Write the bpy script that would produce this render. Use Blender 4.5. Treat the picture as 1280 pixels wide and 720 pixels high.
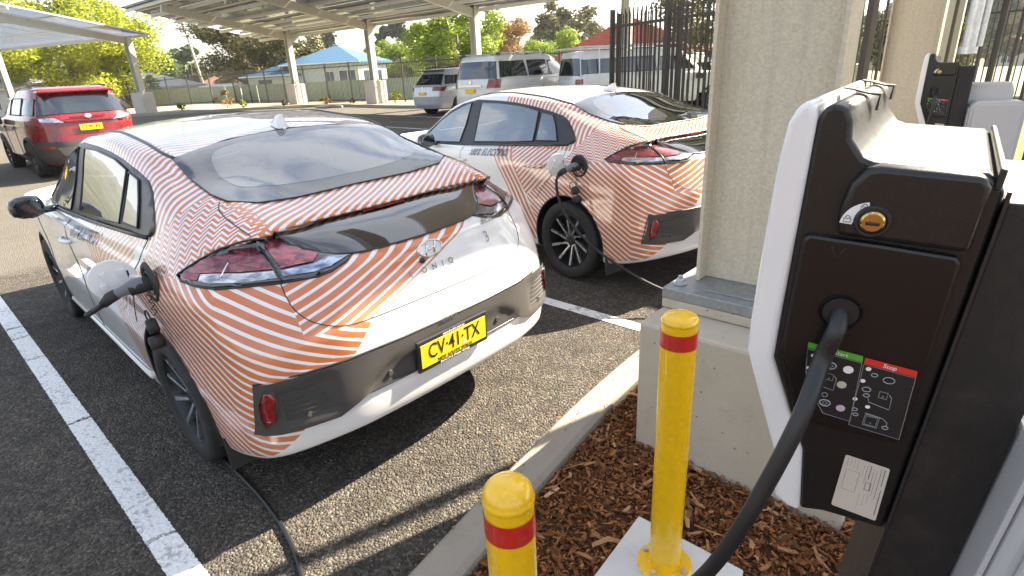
import bpy, bmesh, math, random
from math import pi, sin, cos, radians as R, sqrt, atan2
from mathutils import Vector as V, Matrix as M, Quaternion, noise
from mathutils.bvhtree import BVHTree
import numpy as np

sc = bpy.context.scene
COL = sc.collection
for o in list(bpy.data.objects): bpy.data.objects.remove(o)

# ------------------------------------------------------------ camera
cam = bpy.data.cameras.new('camera')
cam.sensor_width = 36.0
cam.lens = 706.33 / 1280 * 36
cam.clip_start = 0.02
cam.clip_end = 9000
cam_o = bpy.data.objects.new('camera', cam); COL.objects.link(cam_o)
_p, _r = R(21.238), R(-3.0024)
_f = V((0, cos(_p), -sin(_p))); _u = V((0, sin(_p), cos(_p))); _x = V((1, 0, 0))
_r2 = _x * cos(_r) + _u * sin(_r); _u2 = -_x * sin(_r) + _u * cos(_r)
cam_o.matrix_world = M((( _r2.x, _u2.x, -_f.x, 0), (_r2.y, _u2.y, -_f.y, 0), (_r2.z, _u2.z, -_f.z, 1.6364), (0, 0, 0, 1)))
sc.camera = cam_o

# ------------------------------------------------------------ sun, sky, exposure
SUN_AZ, SUN_EL = R(60), R(36)         # azimuth clockwise from +Y
sc.view_settings.view_transform = 'Standard'
sc.view_settings.look = 'None'
sc.view_settings.exposure = 2.65
sc.view_settings.gamma = 1.0
w = bpy.data.worlds.new('World'); sc.world = w; w.use_nodes = True
nt = w.node_tree; nt.nodes.clear()
sky = nt.nodes.new('ShaderNodeTexSky'); sky.sky_type = 'NISHITA'; sky.sun_disc = False
sky.sun_elevation = SUN_EL; sky.sun_rotation = SUN_AZ; sky.air_density = 1.0; sky.dust_density = 1.2; sky.ozone_density = 1.0
bg = nt.nodes.new('ShaderNodeBackground'); bg.inputs[1].default_value = 0.05
wo = nt.nodes.new('ShaderNodeOutputWorld')
tc = nt.nodes.new('ShaderNodeTexCoord'); mp = nt.nodes.new('ShaderNodeMapping'); mp.inputs['Scale'].default_value = (1.0, 1.0, 3.2)
cn = nt.nodes.new('ShaderNodeTexNoise'); cn.inputs['Scale'].default_value = 2.1; cn.inputs['Detail'].default_value = 7; cn.inputs['Roughness'].default_value = .6; cn.inputs['Distortion'].default_value = .5
cr = nt.nodes.new('ShaderNodeValToRGB'); cr.color_ramp.elements[0].position = .45; cr.color_ramp.elements[1].position = .57
mx = nt.nodes.new('ShaderNodeMix'); mx.data_type = 'RGBA'; mx.inputs['B'].default_value = (4.0, 4.35, 5.0, 1)
mlt = nt.nodes.new('ShaderNodeMath'); mlt.operation = 'MULTIPLY'; mlt.inputs[1].default_value = .92
L = nt.links.new
L(tc.outputs['Generated'], mp.inputs['Vector']); L(mp.outputs[0], cn.inputs['Vector']); L(cn.outputs['Fac'], cr.inputs['Fac'])
L(cr.outputs['Color'], mlt.inputs[0]); L(mlt.outputs[0], mx.inputs['Factor']); L(sky.outputs[0], mx.inputs['A']); L(mx.outputs['Result'], bg.inputs[0]); L(bg.outputs[0], wo.inputs[0])
sl = bpy.data.lights.new('sun', 'SUN'); sl.energy = 5.0; sl.angle = R(.55); sl.color = (1.0, .88, .70)
so = bpy.data.objects.new('sun', sl); COL.objects.link(so)
sd = V((sin(SUN_AZ) * cos(SUN_EL), cos(SUN_AZ) * cos(SUN_EL), sin(SUN_EL)))
so.rotation_euler = sd.to_track_quat('Z', 'Y').to_euler(); so.location = sd * 50

# ------------------------------------------------------------ helpers
def tag(o, label=None, cat=None, group=None, kind=None):
    if label: o['label'] = label
    if cat: o['category'] = cat
    if group: o['group'] = group
    if kind: o['kind'] = kind
    return o
def thing(name, label, cat, loc=(0, 0, 0), rz=0, group=None):
    o = bpy.data.objects.new(name, None); COL.objects.link(o); o.empty_display_size = .1
    o.location = loc; o.rotation_euler = (0, 0, rz)
    return tag(o, label, cat, group)
def link(name, me, mat, parent=None, smooth=False, bevel=0, seg=2, loc=None):
    o = bpy.data.objects.new(name, me); COL.objects.link(o)
    if mat is not None and not me.materials:
        for m_ in (mat if isinstance(mat, (list, tuple)) else [mat]): me.materials.append(m_)
    if parent is not None: o.parent = parent
    if smooth: me.polygons.foreach_set('use_smooth', [True] * len(me.polygons))
    if bevel:
        b = o.modifiers.new('bevel', 'BEVEL'); b.width = bevel; b.segments = seg; b.limit_method = 'ANGLE'; b.angle_limit = R(40); b.harden_normals = False
    if loc is not None: o.location = loc
    return o
def copy_tree(o, parent=None):
    c = o.copy(); COL.objects.link(c); c.parent = parent
    for ch in list(o.children): copy_tree(ch, c)
    return c
class MB:
    def __init__(s): s.v = []; s.f = []; s.m = []
    def add(s, vs, fs, mi=0):
        b = len(s.v); s.v += [tuple(x) for x in vs]; s.f += [tuple(i + b for i in f) for f in fs]; s.m += [mi] * len(fs); return s
    def box(s, c, d, rz=0, mi=0, mat=None):
        x, y, z = d[0] / 2, d[1] / 2, d[2] / 2
        P = [V((i * x, j * y, k * z)) for k in (-1, 1) for j in (-1, 1) for i in (-1, 1)]
        r = M.Rotation(rz, 3, 'Z') if mat is None else mat
        return s.add([V(c) + r @ p for p in P], [(0, 2, 3, 1), (4, 5, 7, 6), (0, 1, 5, 4), (2, 6, 7, 3), (0, 4, 6, 2), (1, 3, 7, 5)], mi)
    def bar(s, a, b, w_, h_, up=(0, 0, 1), mi=0):
        a, b = V(a), V(b); d = (b - a); l = d.length; d.normalize(); x = d.cross(V(up)); x.normalize(); z = x.cross(d)
        m_ = M((x, d, z)).transposed()
        return s.box((a + b) / 2, (w_, l, h_), mat=m_, mi=mi)
    def tube(s, pts, r, n=10, cap=True, mi=0, closed=False):
        pts = [V(p) for p in pts]; rs = r if isinstance(r, (list, tuple)) else [r] * len(pts)
        vs = []; prev = None; N = len(pts)
        for i, p in enumerate(pts):
            t = (pts[(i + 1) % N] - pts[i - 1]) if closed else (pts[min(i + 1, N - 1)] - pts[max(i - 1, 0)])
            t.normalize()
            if prev is None:
                a = t.cross(V((0, 0, 1)));
                if a.length < .1: a = t.cross(V((1, 0, 0)))
                a.normalize()
            else:
                a = prev - t * prev.dot(t); a.normalize()
            prev = a; b = t.cross(a)
            for k in range(n):
                q = 2 * pi * k / n; vs.append(p + (a * cos(q) + b * sin(q)) * rs[i])
        fs = []
        for i in range(N if closed else N - 1):
            j = (i + 1) % N
            for k in range(n): fs.append((i * n + k, i * n + (k + 1) % n, j * n + (k + 1) % n, j * n + k))
        if cap and not closed: fs += [tuple(range(n))[::-1], tuple(range((N - 1) * n, N * n))]
        return s.add(vs, fs, mi)
    def lathe(s, prof, n=24, axis='z', c=(0, 0, 0), mi=0, cap=True):
        vs = []
        for r_, z_ in prof:
            for k in range(n):
                q = 2 * pi * k / n
                p = (r_ * cos(q), r_ * sin(q), z_) if axis == 'z' else ((r_ * cos(q), z_, r_ * sin(q)) if axis == 'y' else (z_, r_ * cos(q), r_ * sin(q)))
                vs.append(V(p) + V(c))
        fs = []
        for i in range(len(prof) - 1):
            for k in range(n): fs.append((i * n + k, i * n + (k + 1) % n, (i + 1) * n + (k + 1) % n, (i + 1) * n + k))
        if cap and prof[0][0] > 1e-6: fs.append(tuple(range(n))[::-1])
        if cap and prof[-1][0] > 1e-6: fs.append(tuple(range((len(prof) - 1) * n, len(prof) * n)))
        return s.add(vs, fs, mi)
    def prism(s, poly, fn, t0, t1, mi=0):
        n = len(poly); vs = [fn(a, b, t0) for a, b in poly] + [fn(a, b, t1) for a, b in poly]
        fs = [tuple(range(n))[::-1], tuple(range(n, 2 * n))] + [(i, (i + 1) % n, (i + 1) % n + n, i + n) for i in range(n)]
        return s.add(vs, fs, mi)
    def mesh(s, name='mesh'):
        me = bpy.data.meshes.new(name); me.from_pydata(s.v, [], s.f); me.polygons.foreach_set('material_index', s.m)
        me.update(); bm = bmesh.new(); bm.from_mesh(me); bmesh.ops.recalc_face_normals(bm, faces=bm.faces[:]); bm.to_mesh(me); bm.free()
        return me
    def build_each(s, name, mat, parent=None, smooth=False, deg=None):
        bm = bmesh.new(); bm.from_mesh(s.mesh(name)); seen = set(); out = []
        for v0 in bm.verts:
            if v0 in seen: continue
            st = [v0]; comp = []; seen.add(v0)
            while st:
                v_ = st.pop(); comp.append(v_)
                for e in v_.link_edges:
                    q = e.other_vert(v_)
                    if q not in seen: seen.add(q); st.append(q)
            ix = {v_: i for i, v_ in enumerate(comp)}; fs = {f for v_ in comp for f in v_.link_faces}
            me = bpy.data.meshes.new(name); me.from_pydata([v_.co[:] for v_ in comp], [], [[ix[v_] for v_ in f.verts] for f in fs]); o = link(name, me, mat, parent, smooth)
            if deg: smooth_angle(o, deg)
            out.append(o)
        bm.free(); return out
    def build(s, name, mat, parent=None, smooth=False, bevel=0, seg=2, loc=None):
        return link(name, s.mesh(name), mat, parent, smooth, bevel, seg, loc)
def smooth_angle(o, deg=35):
    me = o.data
    me.polygons.foreach_set('use_smooth', [True] * len(me.polygons))
    bm = bmesh.new(); bm.from_mesh(me)
    for e in bm.edges:
        if len(e.link_faces) == 2 and e.calc_face_angle(0) > R(deg): e.smooth = False
    bm.to_mesh(me); bm.free(); return o
def cr_curve(pts, sub, closed=False):
    pts = [np.array(p, float) for p in pts]; N = len(pts); out = []
    for i in range(N if closed else N - 1):
        if closed: p0, p1, p2, p3 = pts[i - 1], pts[i], pts[(i + 1) % N], pts[(i + 2) % N]
        else: p0, p1, p2, p3 = pts[max(i - 1, 0)], pts[i], pts[i + 1], pts[min(i + 2, N - 1)]
        for k in range(sub):
            t = k / sub; out.append(.5 * (2 * p1 + (p2 - p0) * t + (2 * p0 - 5 * p1 + 4 * p2 - p3) * t * t + (3 * p1 - p0 - 3 * p2 + p3) * t ** 3))
    if not closed: out.append(pts[-1])
    return [V(p) for p in out]

# ------------------------------------------------------------ materials
def srgb(r, g, b):
    f = lambda c: (c / 255 / 12.92) if c / 255 <= .04045 else ((c / 255 + .055) / 1.055) ** 2.4
    return (f(r), f(g), f(b), 1)
class N:
    """tiny node-graph helper"""
    def __init__(s, name):
        s.m = bpy.data.materials.new(name); s.m.use_nodes = True; s.t = s.m.node_tree
        s.b = s.t.nodes['Principled BSDF']; s.out = s.t.nodes['Material Output']
    def n(s, t, **k):
        o = s.t.nodes.new('ShaderNode' + t)
        for a, v in k.items():
            if a in o.inputs: s.put(o.inputs[a], v)
            else: setattr(o, a, v)
        return o
    def put(s, sock, v):
        if isinstance(v, bpy.types.NodeSocket): s.t.links.new(v, sock)
        elif isinstance(v, bpy.types.Node): s.t.links.new(v.outputs[0], sock)
        else: sock.default_value = v
    def math(s, op, a, b=0., c=0., clamp=False):
        o = s.t.nodes.new('ShaderNodeMath'); o.operation = op; o.use_clamp = clamp
        s.put(o.inputs[0], a); s.put(o.inputs[1], b); s.put(o.inputs[2], c); return o.outputs[0]
    def mix(s, f, a, b):
        o = s.t.nodes.new('ShaderNodeMix'); o.data_type = 'RGBA'
        s.put(o.inputs['Factor'], f); s.put(o.inputs['A'], a); s.put(o.inputs['B'], b); return o.outputs['Result']
    def ramp(s, f, stops):
        o = s.t.nodes.new('ShaderNodeValToRGB'); e = o.color_ramp.elements
        while len(e) < len(stops): e.new(.5)
        for x, (p, c) in zip(e, stops): x.position = p; x.color = c if len(c) == 4 else (*c, 1)
        s.put(o.inputs[0], f); return o.outputs[0]
    def noise(s, scale, detail=4, rough=.55, vec=None, w=0):
        o = s.n('TexNoise'); o.inputs['Scale'].default_value = scale; o.inputs['Detail'].default_value = detail; o.inputs['Roughness'].default_value = rough
        if vec is not None: s.put(o.inputs['Vector'], vec)
        return o.outputs['Fac']
    def obj(s): return s.n('TexCoord').outputs['Object']
    def pos(s): return s.n('NewGeometry').outputs['Position']
    def attr(s, a): o = s.n('Attribute'); o.attribute_name = a; return o.outputs['Fac']
    def bump(s, h, strength=.3, dist=.01):
        o = s.n('Bump'); o.inputs['Strength'].default_value = strength; o.inputs['Distance'].default_value = dist
        s.put(o.inputs['Height'], h); s.put(s.b.inputs['Normal'], o.outputs[0]); return o
    def set(s, **k):
        for a, v in k.items():
            s.put(s.b.inputs[{'color': 'Base Color', 'rough': 'Roughness', 'metal': 'Metallic', 'coat': 'Coat Weight', 'coatr': 'Coat Roughness', 'spec': 'Specular IOR Level', 'emis': 'Emission Color', 'es': 'Emission Strength', 'trans': 'Transmission Weight', 'alpha': 'Alpha', 'ior': 'IOR'}[a]], v)
        return s
MATS = {}
def pbr(name, col, rough=.5, metal=0, coat=0, var=.12, scale=6, bump=0, bscale=60, spec=.5, es=0, dirt=0):
    if name in MATS: return MATS[name]
    a = N(name); c = (*col[:3], 1); o = a.obj()
    n1 = a.noise(scale, 5, .6, o)
    cc = a.mix(n1, tuple(x * (1 - var) for x in c[:3]) + (1,), tuple(min(1, x * (1 + var)) for x in c[:3]) + (1,))
    if dirt:
        d = a.ramp(a.noise(scale * 3.1, 8, .7, o), [(.48, (0, 0, 0)), (.72, (1, 1, 1))])
        cc = a.mix(a.math('MULTIPLY', d, dirt), cc, (.16, .13, .10, 1))
    rr = a.math('MULTIPLY_ADD', a.noise(scale * 2, 4, .6, o), .18, rough - .09)
    a.set(color=cc, rough=rr, metal=metal, coat=coat, coatr=.04, spec=spec)
    if bump: a.bump(a.noise(bscale, 4, .6, o), bump, .005)
    if es: a.set(emis=c, es=es)
    MATS[name] = a.m; return a.m
# ------------------------------------------------------------ ground
def gz(x, y):
    d = sqrt(x * x + y * y)
    z = .011 * min(22, max(0, y - 8))
    z += -.035 * min(90, max(0, d - 50))
    return z
def asphalt_mat():
    a = N('asphalt'); p = a.pos()
    v1 = a.n('TexVoronoi', Scale=92.); a.put(v1.inputs['Vector'], p); v1.inputs['Randomness'].default_value = 1
    v2 = a.n('TexVoronoi', Scale=210.); a.put(v2.inputs['Vector'], p)
    vr = a.n('SeparateColor'); a.put(vr.inputs[0], v1.outputs['Color'])
    agg = a.ramp(vr.outputs[0], [(0, (.048, .042, .034)), (.5, (.085, .075, .062)), (.85, (.130, .115, .094)), (1, (.20, .178, .148))])
    big = a.ramp(a.noise(.35, 6, .6, p), [(.3, (.70, .70, .72)), (.7, (1.25, 1.22, 1.18))])
    mul = a.n('Mix'); mul.data_type = 'RGBA'; mul.blend_type = 'MULTIPLY'; mul.inputs['Factor'].default_value = 1; a.put(mul.inputs['A'], agg); a.put(mul.inputs['B'], big)
    fine = a.ramp(a.noise(7, 6, .65, p), [(.32, (.62, .62, .62)), (.7, (1.2, 1.2, 1.2))])
    m2 = a.n('Mix'); m2.data_type = 'RGBA'; m2.blend_type = 'MULTIPLY'; m2.inputs['Factor'].default_value = 1; a.put(m2.inputs['A'], mul.outputs['Result']); a.put(m2.inputs['B'], fine)
    stain = a.ramp(a.noise(.9, 5, .6, p), [(.56, (0, 0, 0)), (.72, (1, 1, 1))])
    col = a.mix(a.math('MULTIPLY', stain, .60), m2.outputs['Result'], (.018, .017, .016, 1))
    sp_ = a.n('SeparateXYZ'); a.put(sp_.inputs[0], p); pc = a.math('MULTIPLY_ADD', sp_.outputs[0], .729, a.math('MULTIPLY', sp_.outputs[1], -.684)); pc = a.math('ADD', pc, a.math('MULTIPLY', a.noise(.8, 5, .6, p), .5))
    sunlit_far = a.math('MULTIPLY', a.math('MULTIPLY_ADD', pc, -4., -27.5, clamp=True), .72); col = a.mix(sunlit_far, col, a.mix(a.noise(1.2, 8, .7, p), (.115, .105, .088, 1), (.195, .180, .152, 1)))  # far lot colour raised here in place of sunlight falling on it
    oil = a.ramp(a.noise(2.3, 3, .5, p), [(.70, (0, 0, 0)), (.76, (1, 1, 1))]); col = a.mix(a.math('MULTIPLY', oil, .55), col, (.012, .011, .011, 1))
    a.set(color=col, rough=.86, spec=.35)
    h = a.math('ADD', a.math('MULTIPLY', v1.outputs['Distance'], -1.1), a.math('MULTIPLY', v2.outputs['Distance'], -.35))
    h = a.math('ADD', h, a.math('MULTIPLY', a.noise(28, 5, .7, p), 1.1)); a.bump(h, .95, .014)
    return a.m
def worn_paint():
    a = N('worn_line_paint'); p = a.pos()
    n1 = a.noise(34, 8, .72, p)
    vv = a.n('TexVoronoi', Scale=62.); a.put(vv.inputs['Vector'], p)
    cut = a.ramp(a.math('ADD', n1, a.math('MULTIPLY', a.noise(4, 4, .6, p), .5)), [(.80, (0, 0, 0)), (.86, (1, 1, 1))])
    edge = a.attr('edge')
    w_ = a.ramp(a.math('ADD', edge, a.math('MULTIPLY', a.noise(55, 5, .7, p), .9)), [(.50, (0, 0, 0)), (.56, (1, 1, 1))])
    tx = a.attr('along'); cx = a.n('CombineXYZ'); a.put(cx.inputs[0], a.math('ADD', tx, a.math('MULTIPLY', a.noise(9, 5, .7, p), .22)))
    crk = a.n('TexNoise', Scale=15., Detail=2.); a.put(crk.inputs['Vector'], cx)
    crm = a.ramp(crk.outputs['Fac'], [(.35, (0, 0, 0)), (.39, (1, 1, 1))])
    k = a.math('MULTIPLY', a.math('MULTIPLY', w_, a.math('MULTIPLY_ADD', cut, -.42, 1.)), a.math('MULTIPLY_ADD', crm, .85, .15))
    col = a.mix(k, (.075, .07, .065, 1), (.80, .80, .78, 1))
    a.set(color=col, rough=.75); a.bump(a.math('ADD', vv.outputs['Distance'], n1), .6, .008)
    tr = a.n('BsdfTransparent'); mxs = a.n('MixShader'); al = a.ramp(k, [(.12, (0, 0, 0)), (.3, (1, 1, 1))])
    a.put(mxs.inputs[0], al); a.t.links.new(tr.outputs[0], mxs.inputs[1]); a.t.links.new(a.b.outputs[0], mxs.inputs[2]); a.t.links.new(mxs.outputs[0], a.out.inputs[0])
    return a.m
def concrete(name, c, dark=.5, pits=True, bump=.35):
    a = N(name); p = a.pos()
    n1 = a.noise(2.2, 7, .62, p); col = a.mix(n1, tuple(x * .82 for x in c) + (1,), tuple(x * 1.12 for x in c) + (1,))
    if pits:
        v = a.n('TexVoronoi', Scale=26.); a.put(v.inputs['Vector'], p); r = a.n('SeparateColor'); a.put(r.inputs[0], v.outputs['Color'])
        pit = a.math('MULTIPLY', a.ramp(v.outputs['Distance'], [(.05, (1, 1, 1)), (.16, (0, 0, 0))]), a.math('GREATER_THAN', r.outputs[0], .80))
        col = a.mix(a.math('MULTIPLY', pit, .75), col, (.07, .06, .05, 1))
    st = a.ramp(a.noise(9, 7, .7, p), [(.52, (0, 0, 0)), (.75, (1, 1, 1))]); col = a.mix(a.math('MULTIPLY', st, .35), col, tuple(x * dark for x in c) + (1,))
    a.set(color=col, rough=.88, spec=.3); h = a.noise(70, 6, .7, p)
    if pits: h = a.math('SUBTRACT', h, a.math('MULTIPLY', pit, 1.5))
    a.bump(h, bump, .006); return a.m
def galv(name, c, rough=.48, metal=.55, speck=.5, sc=70):
    a = N(name); p = a.obj(); v = a.n('TexVoronoi', Scale=sc); a.put(v.inputs['Vector'], p); r = a.n('SeparateColor'); a.put(r.inputs[0], v.outputs['Color'])
    col = a.mix(r.outputs[0], tuple(x * .86 for x in c) + (1,), tuple(x * 1.1 for x in c) + (1,))
    n2 = a.noise(3, 6, .65, p); col = a.mix(a.math('MULTIPLY', n2, .5), col, tuple(x * .72 for x in c) + (1,))
    ms = a.n('Mapping'); ms.inputs['Scale'].default_value = (26, 26, 1.1); a.put(ms.inputs[0], p); stk = a.ramp(a.noise(1., 6, .65, ms.outputs[0]), [(.50, (0, 0, 0)), (.70, (1, 1, 1))]); col = a.mix(a.math('MULTIPLY', stk, .30), col, tuple(x * .55 for x in c) + (1,))
    sp = a.ramp(a.noise(150, 3, .6, p), [(.62, (0, 0, 0)), (.72, (1, 1, 1))]); col = a.mix(a.math('MULTIPLY', sp, speck), col, (.10, .085, .06, 1))
    a.set(color=col, rough=a.math('MULTIPLY_ADD', r.outputs[1], .15, rough), metal=metal); a.bump(a.noise(160, 3, .6, p), .12, .003); return a.m
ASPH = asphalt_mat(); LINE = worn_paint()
CON = concrete('plinth_concrete', (.50, .44, .345)); KERB = concrete('kerb_concrete', (.30, .27, .225), .45, True, .6); SLAB = concrete('pale_footing', (.62, .61, .59), .55, False, .3)
GAL = galv('galvanised_steel', (.62, .55, .42), .5, .05, .5, 110); GALD = galv('galvanised_plate', (.36, .38, .39), .42, .7, .3); GALW = galv('galvanised_pipe_steel', (.62, .64, .66), .3, .85, .15)
BEI = galv('beige_coated_steel', (.54, .53, .46), .45, .1, .2)
def ground_sheet():
    xs = [-3000, -900, -300, -120, -80, -60, -45, -35, -28, -22, -17, -13, -10, -7, -5, -3, -1.5, 0, 1.5, 3, 5, 7, 10, 14, 20, 28, 40, 60, 100, 300, 900, 3000]
    ys = [-400, -60, -20, -8, -3, 0, 2, 4, 6, 8, 10, 13, 16, 20, 24, 28, 30, 33, 37, 42, 48, 56, 66, 80, 100, 130, 180, 300, 700, 1500, 3500]
    m_ = MB(); n_ = len(xs); m_.add([(x, y, gz(x, y) - .012) for y in ys for x in xs], [(j * n_ + i, j * n_ + i + 1, (j + 1) * n_ + i + 1, (j + 1) * n_ + i) for j in range(len(ys) - 1) for i in range(n_ - 1)])
    a = N('dry_grass_ground'); p = a.pos(); a.set(color=a.mix(a.noise(.05, 8, .6, p), (.13, .14, .05, 1), (.22, .19, .10, 1)), rough=.95); a.bump(a.noise(3, 5, .6, p), .5, .1)
    tag(m_.build('ground', a.m), kind='structure')
ground_sheet()
def sheet(name, poly, z, mat, step=2.0, follow=True, label=None):
    bm = bmesh.new(); bm.faces.new([bm.verts.new((x, y, 0)) for x, y in poly]); bmesh.ops.triangulate(bm, faces=bm.faces[:])
    for ax in (0, 1):
        lo = min(q[ax] for q in poly); hi = max(q[ax] for q in poly); n_ = int((hi - lo) / step)
        for k in range(1, n_):
            co = [0, 0, 0]; co[ax] = lo + (hi - lo) * k / n_; no = [0, 0, 0]; no[ax] = 1
            bmesh.ops.bisect_plane(bm, geom=bm.verts[:] + bm.edges[:] + bm.faces[:], plane_co=co, plane_no=no, dist=1e-5)
    for v_ in bm.verts: v_.co.z = gz(v_.co.x, v_.co.y) + z
    bm.normal_update()
    if next(iter(bm.faces)).normal.z < 0: bmesh.ops.reverse_faces(bm, faces=bm.faces[:])
    me = bpy.data.meshes.new(name); bm.to_mesh(me); bm.free(); return tag(link(name, me, mat), kind='structure')
FARK = [(-34, 40), (-27, 36), (-20.4, 31.6), (-13.6, 31.4), (-9.5, 30.9), (-4.5, 26.5), (0, 23.6), (4, 21.2), (9, 18.5)]
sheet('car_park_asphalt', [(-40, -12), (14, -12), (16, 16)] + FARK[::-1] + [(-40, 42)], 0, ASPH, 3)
# near kerb and mulch bed
KO = [(-2.6, -2.2), (-1.25, .05), (-.62, 1.10), (-.288, 1.619), (.031, 2.078), (.315, 2.467), (.723, 2.964), (1.35, 3.66), (3.2, 5.75), (6.0, 9.2), (9.0, 13.0)]
def off_line(P, d):
    out = []
    for i, p in enumerate(P):
        a_, b_ = P[max(i - 1, 0)], P[min(i + 1, len(P) - 1)]; t = V((b_[0] - a_[0], b_[1] - a_[1])).normalized(); out.append((p[0] + t.y * d, p[1] - t.x * d))
    return out
def kerb(name, P, w_, h, mat, zf=0, joint=.9):
    Pf = [(q.x, q.y) for q in cr_curve([(a, b, 0) for a, b in P], 8)]
    o1 = off_line(Pf, .0); rows = [off_line(Pf, d) for d in (0, .012, .035, w_ - .02, w_, w_)]; zs = [-.02, h * .75, h, h + .002, h - .015, -.1]
    m_ = MB(); n_ = len(Pf); m_.add([(x, y, gz(x, y) + z_) for r_, z_ in zip(rows, zs) for x, y in r_], [(j * n_ + i, j * n_ + i + 1, (j + 1) * n_ + i + 1, (j + 1) * n_ + i) for j in range(5) for i in range(n_ - 1)])
    o = m_.build(name, mat, smooth=False); smooth_angle(o, 30); return tag(o, kind='structure')
kerb('kerb', KO, .175, .085, KERB)
mulch_poly = [(x, y) for x, y in off_line(KO, .165)] + [(14, 8), (9, -3), (0, -4)]
def bark_mat():
    a = N('bark_mulch'); p = a.pos(); oi = a.attr('tint')
    base = a.ramp(oi, [(0, (.07, .026, .010)), (.35, (.23, .085, .028)), (.7, (.40, .165, .060)), (.92, (.48, .27, .13)), (1, (.58, .42, .27))])
    mp_ = a.n('Mapping', Scale=(1, 1, 1)); a.put(mp_.inputs[0], p)
    st = a.noise(90, 5, .7, p); col = a.mix(st, base, (.05, .024, .012, 1)); a.set(color=a.mix(.35, base, col), rough=.85, spec=.25); a.bump(st, .5, .004); return a.m
BARK = bark_mat()
mb_ = N('mulch_bed_soil'); _p = mb_.pos(); mb_.set(color=mb_.mix(mb_.noise(40, 6, .7, _p), (.045, .019, .009, 1), (.17, .065, .024, 1)), rough=.95); mb_.bump(mb_.noise(60, 6, .7, _p), .9, .02)
sheet('mulch_bed', mulch_poly, .016, mb_.m, .8)
def in_poly(x, y, P):
    c = False; j = len(P) - 1
    for i in range(len(P)):
        if (P[i][1] > y) != (P[j][1] > y) and x < (P[j][0] - P[i][0]) * (y - P[i][1]) / (P[j][1] - P[i][1]) + P[i][0]: c = not c
        j = i
    return c
AX, BX = V((.729, -.684, 0)), V((.684, .729, 0))
PC = V((.52, 2.13, 0))
def chips():
    rnd = random.Random(5); vs = []; fs = []; tint = []
    inner = off_line(KO, .168)
    def chip(c, l, w_, t_, tn):
        q = Quaternion((0, 0, 1), rnd.uniform(0, 2 * pi)) @ Quaternion((1, 0, 0), rnd.gauss(0, .38)) @ Quaternion((0, 1, 0), rnd.gauss(0, .30))
        b = len(vs); tp = rnd.uniform(.3, .9); tq = rnd.uniform(.3, .9); bw = rnd.uniform(-.15, .15) * l
        for s_, k_ in ((-1, tp), (0, 1.), (1, tq)):
            for y_, z_ in ((-1, -1), (1, -1), (1, 1), (-1, 1)):
                p = V((s_ * l / 2, y_ * w_ / 2 * k_ + (bw if s_ == 0 else 0), z_ * t_ / 2 * (1 if s_ == 0 else .6))); vs.append(c + q @ p)
        for k in (0, 4):
            for e in range(4): fs.append((b + k + e, b + k + (e + 1) % 4, b + k + 4 + (e + 1) % 4, b + k + 4 + e))
        fs.append((b + 3, b + 2, b + 1, b)); fs.append((b + 8, b + 9, b + 10, b + 11)); tint.extend([tn] * 12)
    n_ = 0
    while n_ < 34000:
        u = rnd.random()
        if u < .90: x, y = rnd.uniform(-.5, 1.5), rnd.uniform(.6, 2.8)
        else: x, y = rnd.uniform(0, 5.5), rnd.uniform(2, 7)
        if not in_poly(x, y, inner + [(14, 8), (9, -3), (0, -4)]): continue
        r_ = rnd.random(); l = rnd.uniform(.007, .022) if r_ < .84 else (rnd.uniform(.022, .046) if r_ < .990 else rnd.uniform(.06, .13))
        tn = rnd.betavariate(1.6, 2.6) if l < .05 else rnd.uniform(.75, 1)
        chip(V((x, y, .020 + rnd.random() ** 1.5 * .032)), l, l * rnd.uniform(.18, .5) if l < .05 else rnd.uniform(.008, .02), rnd.uniform(.002, .006), tn); n_ += 1
    for k in range(120):      # a few strays over the kerb and the asphalt
        t = rnd.random(); i = rnd.randrange(2, 7); p = V((*KO[i], 0)).lerp(V((*KO[i + 1], 0)), rnd.random()); n = V((-.8, .6, 0)); d = abs(rnd.gauss(0, .16)) * (1 if rnd.random() < .5 else -.4)
        on = -.17 < d < 0; chip(p + n * d + V((0, 0, .092 if on else .008)) if d > -.17 else p + V((0, 0, .01)), rnd.uniform(.006, .02), rnd.uniform(.003, .007), .002, rnd.uniform(.3, 1))
    me = bpy.data.meshes.new('wood_chips'); me.from_pydata(vs, [], fs); at = me.attributes.new('tint', 'FLOAT', 'POINT'); at.data.foreach_set('value', tint)
    o = link('wood_chips', me, BARK); tag(o, 'red brown shredded bark mulch covering the bed behind the kerb', 'mulch', kind='stuff')
chips()
def gravel():
    rnd = random.Random(8); vs = []; fs = []; tint = []
    for k in range(7000):
        t = rnd.random()
        x, y = rnd.uniform(-1.6, 1.1), rnd.uniform(1.1, 3.6)
        if in_poly(x, y, off_line(KO, -.01) + [(14, 8), (9, -3), (0, -4)]): continue
        r_ = rnd.uniform(.0018, .0050); b = len(vs); q = rnd.uniform(0, 6.3)
        for k2 in range(5): a = q + 2 * pi * k2 / 5; vs.append((x + r_ * cos(a) * rnd.uniform(.7, 1.2), y + r_ * sin(a) * rnd.uniform(.7, 1.2), -.001))
        vs.append((x + rnd.uniform(-.3, .3) * r_, y, r_ * rnd.uniform(.7, 1.3)))
        for k2 in range(5): fs.append((b + k2, b + (k2 + 1) % 5, b + 5))
        tint.extend([rnd.random()] * 6)
    me = bpy.data.meshes.new('loose_gravel'); me.from_pydata(vs, [], fs); at = me.attributes.new('tint', 'FLOAT', 'POINT'); at.data.foreach_set('value', tint)
    a = N('gravel_stone'); a.set(color=a.ramp(a.attr('tint'), [(0, (.05, .045, .04)), (.7, (.14, .125, .11)), (1, (.32, .29, .25))]), rough=.85)
    tag(link('loose_gravel', me, a.m), 'fine grit and loose stones on the coarse asphalt', 'gravel', kind='stuff')
gravel()
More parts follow.
